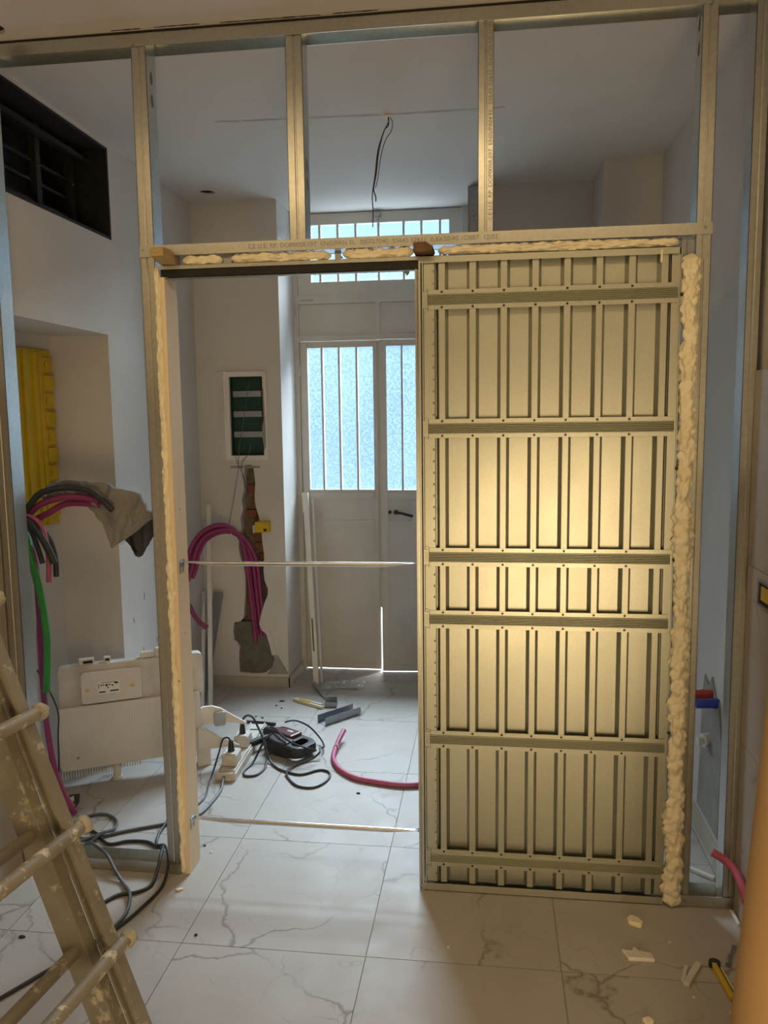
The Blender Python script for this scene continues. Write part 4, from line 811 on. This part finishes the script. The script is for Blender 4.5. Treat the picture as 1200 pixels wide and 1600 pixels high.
conduit('flexible_conduit', [(-0.70, 0.34, 1.22), (-0.665, 0.325, 1.16), (-0.649, 0.30, 1.124), (-0.632, 0.30, 1.047), (-0.612, 0.30, 0.944), (-0.599, 0.30, 0.814), (-0.600, 0.30, 0.709), (-0.614, 0.30, 0.555)], 0.0145, 'green', 'bright green conduit hanging down the niche', 'conduit', G)
conduit('flexible_conduit', [(-0.69, 0.36, 1.18), (-0.655, 0.345, 1.073), (-0.648, 0.34, 0.892), (-0.648, 0.34, 0.708), (-0.650, 0.34, 0.522), (-0.640, 0.34, 0.334), (-0.610, 0.34, 0.145), (-0.575, 0.34, 0.07), (-0.55, 0.345, 0.02)], 0.0125, 'pink', 'pink conduit running down to the floor beside the left end stud', 'conduit', G)
conduit('flexible_conduit', [(-0.71, 0.39, 1.10), (-0.681, 0.375, 1.011), (-0.665, 0.375, 0.906), (-0.677, 0.375, 0.746), (-0.672, 0.375, 0.476), (-0.653, 0.375, 0.257), (-0.617, 0.378, 0.106), (-0.575, 0.38, 0.03)], 0.0105, 'pinklight', 'dusty pink conduit behind the one running to the floor', 'conduit', G)
cable('thin_wire', [(-0.69, 0.37, 0.62), (-0.676, 0.37, 0.59), (-0.636, 0.37, 0.518), (-0.610, 0.37, 0.437), (-0.617, 0.37, 0.341), (-0.628, 0.38, 0.20), (-0.66, 0.40, 0.03)], 0.0032, 'rubber', 'thin dark wire crossing behind the green conduit', 'wire', sub=6)
cable('thin_wire', [(-0.615, 0.30, 0.56), (-0.622, 0.31, 0.50), (-0.635, 0.33, 0.43), (-0.650, 0.35, 0.34), (-0.655, 0.36, 0.22)], 0.0022, 'greyrubber', 'thin brown wire trailing out of the green conduit', 'wire', sub=6)
def sheet(top, bot, n, m, ybase, bulge, wr, seed):
    """cloth strip between two boundary curves, thickened"""
    def res(P, n):
        Q = spline([(p[0], 0, p[1]) for p in P], 8); L = [0]
        for i in range(1, len(Q)): L.append(L[-1]+(Q[i]-Q[i-1]).length)
        out = []; j = 0
        for k in range(n+1):
            d = L[-1]*k/n
            while j < len(L)-2 and L[j+1] < d: j += 1
            out.append(Q[j].lerp(Q[j+1], (d-L[j])/max(1e-9, L[j+1]-L[j])))
        return out
    A, B = res(top, n), res(bot, n); V = []
    for back in (0, 1):
        for j in range(m+1):
            for i in range(n+1):
                v = j/m; u = i/n; p = A[i].lerp(B[i], v)
                fold = wr*(noise.noise((u*7+0.6*v, v*1.6, seed))+0.55*noise.noise((u*17+v*2, v*3, seed+4))+0.22*noise.noise((u*38-v*6, v*9, seed+8)))
                y = ybase - bulge*math.sin(math.pi*min(1, v*0.9+0.12))*0.9 + fold + back*0.004 + (0.02*back*(1-v) if back else 0)
                V.append((p.x, y, p.z+0.35*fold*(1-v)))
    F = []; K = (n+1)*(m+1)
    for j in range(m):
        for i in range(n):
            a = j*(n+1)+i; F.append((a, a+1, a+n+2, a+n+1)); F.append((K+a, K+a+n+1, K+a+n+2, K+a+1))
    for i in range(n):
        F.append((i, K+i, K+i+1, i+1)); a = m*(n+1)+i; F.append((a, a+1, K+a+1, K+a))
    for j in range(m):
        a = j*(n+1); F.append((a, a+n+1, K+a+n+1, K+a)); a += n; F.append((a, K+a, K+a+n+1, a+n+1))
    return MB().add(V, F)
sheet([(-0.672, 1.338), (-0.622, 1.377), (-0.553, 1.394), (-0.485, 1.389), (-0.391, 1.376), (-0.311, 1.356), (-0.246, 1.317), (-0.203, 1.262), (-0.190, 1.236)],
      [(-0.660, 1.312), (-0.598, 1.318), (-0.543, 1.312), (-0.476, 1.290), (-0.43, 1.255), (-0.401, 1.201), (-0.376, 1.12), (-0.350, 1.131), (-0.305, 1.157), (-0.266, 1.185), (-0.213, 1.226)], 90, 30, 0.435, 0.012, 0.030, 3).build('t_shirt', 'cloth', None, 'crumpled grey-brown cotton shirt draped over the conduits', 'shirt', smooth=True)
dcl = thing('dark_cloth', (-0.27, 0.47, 1.08), 'dark grey cloth hanging below the right end of the draped shirt', 'cloth')
sheet([(-0.345, 1.175), (-0.302, 1.212), (-0.245, 1.252), (-0.208, 1.232), (-0.190, 1.190)], [(-0.330, 1.145), (-0.307, 1.107), (-0.286, 1.076), (-0.264, 1.081), (-0.228, 1.14), (-0.192, 1.180)], 30, 14, 0.478, 0.008, 0.014, 9).build('fabric', 'clothdark', dcl, smooth=True)
MB().tube(spline([(-0.308, 0.458, 1.19), (-0.300, 0.456, 1.15), (-0.288, 0.456, 1.11), (-0.279, 0.458, 1.095)]), 0.006, 8).build('black_stripe', 'clothblack', dcl, smooth=True)
MB().prism([(-0.645, 1.345), (-0.632, 1.362), (-0.616, 1.35), (-0.618, 1.332), (-0.636, 1.330)], XZ, 0.385, 0.40).build('white_tag', 'white', None, 'small white paper tag on the conduits in front of the yellow box', 'tag', bevel=0.003)
# crumpled black and white packet
pk = thing('crumpled_packet', (-0.62, 0.43, 0), 'crumpled black and white packet on the floor below the conduits', 'packet')
bm_ = MB(); random.seed(11)
P = [(-0.685, 0.43), (-0.64, 0.48), (-0.60, 0.475), (-0.588, 0.40), (-0.61, 0.355), (-0.66, 0.37)]
bm_.prism(P, lambda p, q, w: (p + (0.008 if w > .02 else 0), q, w*(0.7+0.9*abs(noise.noise((p*50, q*50, 0))))), 0.0, 0.05); bm_.build('dark_wrap', 'blackplastic', pk, bevel=0.006)
MB().obox((-0.606, 0.400, 0.044), (1, 0.7, 0.5), (-0.6, 1, 0.1), (0, -0.2, 1), 0.024, 0.018, 0.003).build('white_flap', 'white', pk, bevel=0.002)
MB().obox((-0.640, 0.372, 0.026), (1, 0.1, 0.2), (0, 0.5, 1), (0, -1, 0.3), 0.024, 0.008, 0.002).build('white_flap', 'white', pk, bevel=0.001)

# ---- white air-conditioner body standing in the niche corner
ac = thing('air_conditioner_body', (-0.45, 0.80, 0), 'dismantled white indoor air-conditioner body propped against the left wall niche', 'air conditioner')
A0 = Vector((-0.755, 0.61, 0)); ae = Vector((0.88, 0.475, 0)).normalized(); an = Vector((-0.475, 0.88, 0)).normalized()
fa = lambda p, q, w: A0 + ae*p + an*w + Vector((0, 0, q))
def rr(u0, u1, z0, z1, r, n=5):
    out = []
    for cx_, cz_, a0 in ((u1-r, z0+r, -90), (u1-r, z1-r, 0), (u0+r, z1-r, 90), (u0+r, z0+r, 180)):
        for k in range(n+1): t = math.radians(a0+90*k/n); out.append((cx_+r*math.cos(t), cz_+r*math.sin(t)))
    return out
MB().prism(rr(0.0, 0.62, 0.078, 0.368, 0.02), fa, -0.03, 0.02).build('lower_panel', 'white', ac, bevel=0.004)
MB().prism(rr(0.01, 0.64, 0.35, 0.545, 0.02), fa, 0.0, 0.05).build('upper_panel', 'whitemottled', ac, bevel=0.003)  # darker, mottled white than the lower panel
for k in range(34): MB().box(0, 0, 0, 0, 0, 0) if False else None
lg = MB()
for k in range(52):
    u = 0.012+0.0115*k
    lg.prism([(u, 0.385), (u+0.0022, 0.385), (u+0.0022, 0.53), (u, 0.53)], fa, -0.0025, 0.001) if u < 0.095 else None
    lg.prism([(u, 0.10), (u+0.0016, 0.10), (u+0.0016, 0.35), (u, 0.35)], fa, -0.0308, -0.0295)
lg.build('fine_grooves', 'whitemottled', ac, kind='stuff')
cv = MB().prism(rr(0.103, 0.362, 0.375, 0.516, 0.016), fa, -0.028, 0.0).build('control_cover', 'white', ac, bevel=0.006)
MB().prism(rect(0.172, 0.267, 0.414, 0.470), fa, -0.0290, -0.0280).build('rating_label', 'paper', cv, label='printed white rating label')
pr_ = MB(); random.seed(5)
for (u0, u1, z, h) in ((0.176, 0.179, 0.44, 0.022), (0.184, 0.20, 0.452, 0.004), (0.206, 0.216, 0.448, 0.009), (0.220, 0.228, 0.452, 0.005), (0.232, 0.24, 0.447, 0.006), (0.245, 0.26, 0.456, 0.008), (0.188, 0.25, 0.4635, 0.002), (0.178, 0.205, 0.42, 0.006), (0.225, 0.262, 0.422, 0.006), (0.214, 0.22, 0.438, 0.006)):
    pr_.prism(rect(u0, u1, z, z+h), fa, -0.0295, -0.0289)
pr_.build('label_print', 'gapdark', cv)
for u in (0.129, 0.321): MB().prism(oval(u, 0.438, 0.008, 0.008, 12), fa, -0.0292, -0.0280).build('glue_spot', 'orange', cv)
cb = MB()
for k in range(30):
    u = 0.004+0.0115*k; hh = 0.045 if u < 0.24 else 0.03
    cb.prism([(u, 0.082-hh), (u+0.0045, 0.082-hh), (u+0.0045, 0.085), (u, 0.085)], fa, -0.012, 0.016)
cb.build('comb_grille', 'white', ac, kind='stuff')
MB().cyl(fa(0.238, 0.0, 0.0), fa(0.238, 0.012, 0.0), 0.024, n=16).cyl(fa(0.238, 0.012, 0.0), fa(0.238, 0.08, 0.0), 0.018, n=16).build('drain_spout', 'white', ac, smooth='auto')
for u0, u1, z0_, z1_ in ((0.10, 0.165, 0.535, 0.570), (0.205, 0.235, 0.535, 0.568), (0.365, 0.425, 0.54, 0.572), (0.43, 0.50, 0.54, 0.585)):
    MB().prism(rect(u0, u1, z0_, z1_), fa, 0.012, 0.04).build('clip', 'white', ac, bevel=0.003)
for u0, u1, z0_, z1_ in ((0.118, 0.158, 0.55, 0.562), (0.212, 0.230, 0.553, 0.563), (0.372, 0.42, 0.541, 0.546), (0.025, 0.06, 0.533, 0.537), (0.46, 0.49, 0.573, 0.577)):
    MB().prism(rect(u0, u1, z0_, z1_), fa, 0.0095, 0.0118).build('clip_slot', 'gapdark', ac)
MB().prism([(0.60, 0.19), (0.60, 0.268), (0.635, 0.279), (0.675, 0.279), (0.718, 0.262), (0.78, 0.215), (0.84, 0.172), (0.83, 0.165), (0.74, 0.19)], fa, 0.0, 0.016).build('end_wing', 'white', ac, bevel=0.003)
MB().prism([(0.60, 0.09), (0.60, 0.198), (0.634, 0.194), (0.675, 0.158), (0.713, 0.131), (0.795, 0.086)], fa, -0.05, -0.034).build('end_wing', 'white', ac, bevel=0.003)
MB().prism([(0.60, 0.0), (0.60, 0.10), (0.66, 0.10), (0.66, 0.0)], fa, -0.02, 0.03).build('end_foot', 'white', ac)
MB().prism(rr(0.682, 0.736, 0.182, 0.250, 0.012), fa, -0.018, 0.0).build('metal_latch', 'steel', ac, bevel=0.003)
MB().prism(oval(0.075, 0.135, 0.0075, 0.005, 12), fa, -0.0312, -0.0299).build('dark_smudge', 'patch', ac)

# ================================================================== LADDER
ld = thing('ladder', (0.30, -1.1, 0), 'muddy aluminium double step ladder leaning in at the lower left corner', 'ladder')
LS = Vector((-0.3615, 0.062, 0.930)).normalized(); LR = Vector((-0.085, -0.996, 0)).normalized(); LR = (LR-LS*LR.dot(LS)).normalized(); LNn = LS.cross(LR); LNn = -LNn if LNn.x < 0 else LNn
P1 = Vector((0.184, -0.932, 0.678))             # rung cap of the outer section
def lpt(s, n, r): return P1 + LS*s + LNn*n + LR*r
def lbox(s0, s1, n0, n1, r0, r1): return MB().obox(lpt((s0+s1)/2, (n0+n1)/2, (r0+r1)/2), LS, LNn, LR, (s1-s0)/2, (n1-n0)/2, (r1-r0)/2)
S0, S1 = -0.715, 1.15; W = 0.42
for r0 in (0.03, 0.03+W):
    a = lbox(S0, S1, -0.120, -0.052, r0, r0+0.022).build('inner_stile', 'ladder', ld, bevel=0.003)
    lbox(S0, S1, -0.052, -0.046, r0-0.004, r0+0.030).build('stile_lip', 'ladder', a)
    b = lbox(S0, S1, -0.038, 0.004, r0-0.020, r0-0.014).build('outer_stile', 'ladder', ld, bevel=0.003)
    lbox(S0, S1, -0.006, 0.004, r0-0.020, r0+0.012).build('stile_lip', 'ladder', b)
    lbox(S0, S1, -0.044, -0.038, r0-0.020, r0-0.004).build('stile_lip', 'ladder', b)
for k in range(-2, 4):
    s = 0.288*k
    MB().cyl(lpt(s, 0.004, -0.018), lpt(s, 0.004, W+0.07), 0.0165, n=16).build('outer_rung', 'rung', ld, smooth='auto')
    MB().cyl(lpt(s+0.03, -0.086, 0.045), lpt(s+0.03, -0.086, W+0.03), 0.0155, n=16).build('inner_rung', 'ladder', ld, smooth='auto')
    # caked rung ends
    for r0, sg in ((-0.016, 1), (W+0.074, -1)):
        c = lpt(s, 0.006, r0); V = []; F = []; n_, m_ = 14, 9
        for j in range(m_+1):
            ph = math.pi*j/m_
            for i in range(n_):
                th = 2*math.pi*i/n_; d = Vector((math.sin(ph)*math.cos(th), math.sin(ph)*math.sin(th), math.cos(ph)))
                rad = 0.0215*(1+0.28*noise.noise(d*1.7+Vector((k*3.1, r0*9, 0)))+0.10*noise.noise(d*5))
                V.append(c + LNn*d.x*rad + LS*d.y*rad + LR*d.z*rad*0.85)
        for j in range(m_):
            for i in range(n_): F.append((j*n_+i, j*n_+(i+1) % n_, (j+1)*n_+(i+1) % n_, (j+1)*n_+i))
        MB().add(V, F).build('rung_end', 'cap', ld, smooth=True)

# ================================================================== RIGHT SIDE
# exposed pipes on the right wall behind the end stud
pp = thing('pipe_outlets', (XR-0.02, 0.45, 0.38), 'red and blue capped water pipe outlets in a grey filler patch on the right wall', 'pipe outlets')
MB().prism([(0.26, 0.10), (0.255, 0.45), (0.30, 0.60), (0.35, 0.605), (0.40, 0.66), (0.44, 0.615), (0.50, 0.64), (0.52, 0.56), (0.53, 0.35), (0.55, 0.10)], YZ, XR-0.006, XR-0.0005).build('filler_patch', 'patch', pp)
MB().cyl((XR-0.001, 0.385, 0.600), (XR-0.085, 0.385, 0.597), 0.0165, n=14).cyl((XR-0.03, 0.385, 0.599), (XR-0.045, 0.385, 0.599), 0.0185, n=14).build('red_cap', 'red', pp, smooth='auto')
MB().cyl((XR-0.001, 0.315, 0.590), (XR-0.080, 0.315, 0.587), 0.0165, n=14).cyl((XR-0.01, 0.315, 0.590), (XR-0.022, 0.315, 0.590), 0.0185, n=14).build('blue_cap', 'blue', pp, smooth='auto')
MB().cyl((XR, 0.41, 0.415), (XR-0.03, 0.40, 0.415), 0.026, n=16).cyl((XR-0.03, 0.40, 0.415), (XR-0.05, 0.395, 0.415), 0.014, n=14).build('white_drain_stub', 'whitemottled', pp, smooth='auto')
# pink corrugated conduit end at the right floor track
conduit('flexible_conduit', [(1.866, -0.018, 0.206), (1.895, -0.030, 0.194), (1.918, -0.055, 0.180), (1.929, -0.10, 0.165), (1.930, -0.18, 0.135), (1.928, -0.30, 0.07), (1.925, -0.42, 0.0165)], 0.0150, 'pinklight', 'short ribbed pink conduit poking out in front of the right end stud', 'conduit', pitch=0.0095, n=16)
# socket box
sb = thing('socket_box', (1.94, -0.19, 1.05), 'empty recessed socket box with yellow inside on the right tiled wall', 'socket box')
holed(rect(-0.255, -0.125, 1.058, 1.138), [rect(-0.246, -0.134, 1.066, 1.130)], YZ, 1.937, 1.9448).build('frame', 'steel', sb)
MB().box(1.9440, 1.9448, -0.246, -0.134, 1.066, 1.130).build('inside', 'gapdark', sb)
MB().box(1.9405, 1.9440, -0.240, -0.150, 1.078, 1.120).build('yellow_insert', 'yellow', sb)
# white strip behind the right floor track
MB().obox((1.895, 0.195, 0.006), (0.77, -0.64, 0), (0.64, 0.77, 0), (0, 0, 1), 0.045, 0.009, 0.006).build('plastic_strip', 'white', None, 'white plastic strip lying behind the right floor track', 'strip', bevel=0.002)
# debris on the front floor
def chip(name, P, h, m, label, cat, bev=0.003):
    return MB().prism(P, lambda p, q, w: (p, q, w*(1+0.35*noise.noise((p*40, q*40, 1)))), 0.0, h).build(name, m, None, label, cat, bevel=bev)
chip('foam_chip', [(1.588, -0.10), (1.602, -0.088), (1.622, -0.10), (1.634, -0.125), (1.625, -0.140), (1.606, -0.133), (1.590, -0.122)], 0.016, 'foam', 'small round foam chip on the floor in front of the cassette', 'foam chip')
chip('foam_scrap', [(1.545, -0.262), (1.575, -0.268), (1.584, -0.245), (1.596, -0.262), (1.632, -0.272), (1.637, -0.300), (1.56, -0.302), (1.553, -0.28)], 0.012, 'white', 'white foam sliver with a pointed corner on the right front floor', 'foam scrap')
fs = MB(); fd = Vector((0.055, 0.092, 0)).normalized(); fs.obox((1.733, -0.348, 0.007), fd, (fd.y, -fd.x, 0), (0, 0, 1), 0.056, 0.0095, 0.007)
fe = Vector((0.028, 0.075, 0)).normalized(); fs.obox((1.712, -0.345, 0.004), fe, (fe.y, -fe.x, 0), (0, 0, 1), 0.038, 0.006, 0.004)
fs.build('plastic_scrap', 'whitemottled', None, 'forked pale plastic scrap between the white sliver and the knife', 'plastic scrap', bevel=0.003)
chip('white_chip', [(1.928, -0.018), (1.941, -0.025), (1.940, -0.10), (1.932, -0.095)], 0.012, 'white', 'long white chip at the foot of the right tiled wall', 'plastic chip', 0.002)
chip('foam_chip', [(0.06, -0.10), (0.078, -0.088), (0.088, -0.094), (0.07, -0.108)], 0.007, 'foam', 'tiny foam chip in front of the pine jamb', 'foam chip', 0.002)
chip('foam_chip', [(1.555, -0.545), (1.575, -0.538), (1.585, -0.555), (1.565, -0.57)], 0.012, 'foam', 'foam chip at the bottom edge of the right front floor', 'foam chip')
random.seed(3)
for k in range(5):
    x, y = ((1.70, -0.20), (1.715, -0.44), (1.02, -0.30), (0.10, 0.15), (1.80, -0.49))[k]
    chip('white_crumb', [(x-0.004, y-0.003), (x+0.004, y-0.003), (x+0.003, y+0.004), (x-0.003, y+0.003)], 0.004, 'white', 'tiny white crumb on the floor '+('right of the round foam chip', 'below the forked scrap', 'in the middle of the front floor', 'beside the foot of the jamb', 'below the knife')[k], 'debris', 0.001)
kn = thing('utility_knife', (1.82, -0.38, 0), 'yellow and black utility knife on the floor by the right wall', 'knife')
u = Vector((0.10, -0.99, 0)).normalized(); vv = Vector((u.y, -u.x, 0)); kc = Vector((1.812, -0.372, 0))
MB().obox(kc+Vector((0, 0, 0.008)), u, vv, (0, 0, 1), 0.072, 0.0075, 0.008).build('handle', 'cuttery', kn, bevel=0.003)
MB().obox(kc-vv*0.014+u*0.005+Vector((0, 0, 0.006)), u, vv, (0, 0, 1), 0.062, 0.0045, 0.006).build('grip_strip', 'cream', kn, bevel=0.002)
MB().obox(kc-vv*0.0075+Vector((0, 0, 0.006)), u, vv, (0, 0, 1), 0.074, 0.004, 0.0065).build('grip_seam', 'blackplastic', kn)
MB().cyl(kc-u*0.076-vv*0.004, kc-u*0.076-vv*0.004+Vector((0, 0, 0.015)), 0.0165, n=16).build('end_cap', 'blackplastic', kn, smooth='auto')
MB().obox(kc+u*0.082+vv*0.002+Vector((0, 0, 0.006)), u, vv, (0, 0, 1), 0.012, 0.003, 0.001).build('blade', 'steel', kn)
sp = thing('metal_spatula', (1.87, -0.25, 0), 'small grey metal scraper lying behind the utility knife', 'tool')
MB().cyl((1.845, -0.300, 0.009), (1.862, -0.255, 0.009), 0.008, 0.006, n=10).build('handle', 'steel', sp, smooth='auto')
MB().prism([(1.858, -0.262), (1.868, -0.258), (1.897, -0.205), (1.886, -0.20)], XY, 0.007, 0.009).build('blade', 'steel', sp)
# tan tube added on the right wall, stand-in for a blurred fingertip
po = thing('fingertip_stand_in', (1.80, -0.9, 0), 'smooth tan tube added at the right edge as stand-in for a blurred fingertip', 'stand-in')
b0, b1 = Vector((1.745, -0.92, 0.012)), Vector((1.835, -0.90, 1.32)); d_ = (b1-b0).normalized()
MB().cyl(b0, b1, 0.092, n=48, caps=False).cyl(b0, b1, 0.084, n=48, caps=False).build('tube_wall', 'tan', po, smooth='auto')
for p_ in (b0, b1):
    rg = MB(); a_ = d_.orthogonal().normalized(); c_ = d_.cross(a_); V = [p_+(a_*math.cos(2*math.pi*i/48)+c_*math.sin(2*math.pi*i/48))*r for r in (0.084, 0.092) for i in range(48)]
    rg.add(V, [(i, (i+1) % 48, 48+(i+1) % 48, 48+i) for i in range(48)]); rg.build('tube_rim', 'tan', po)
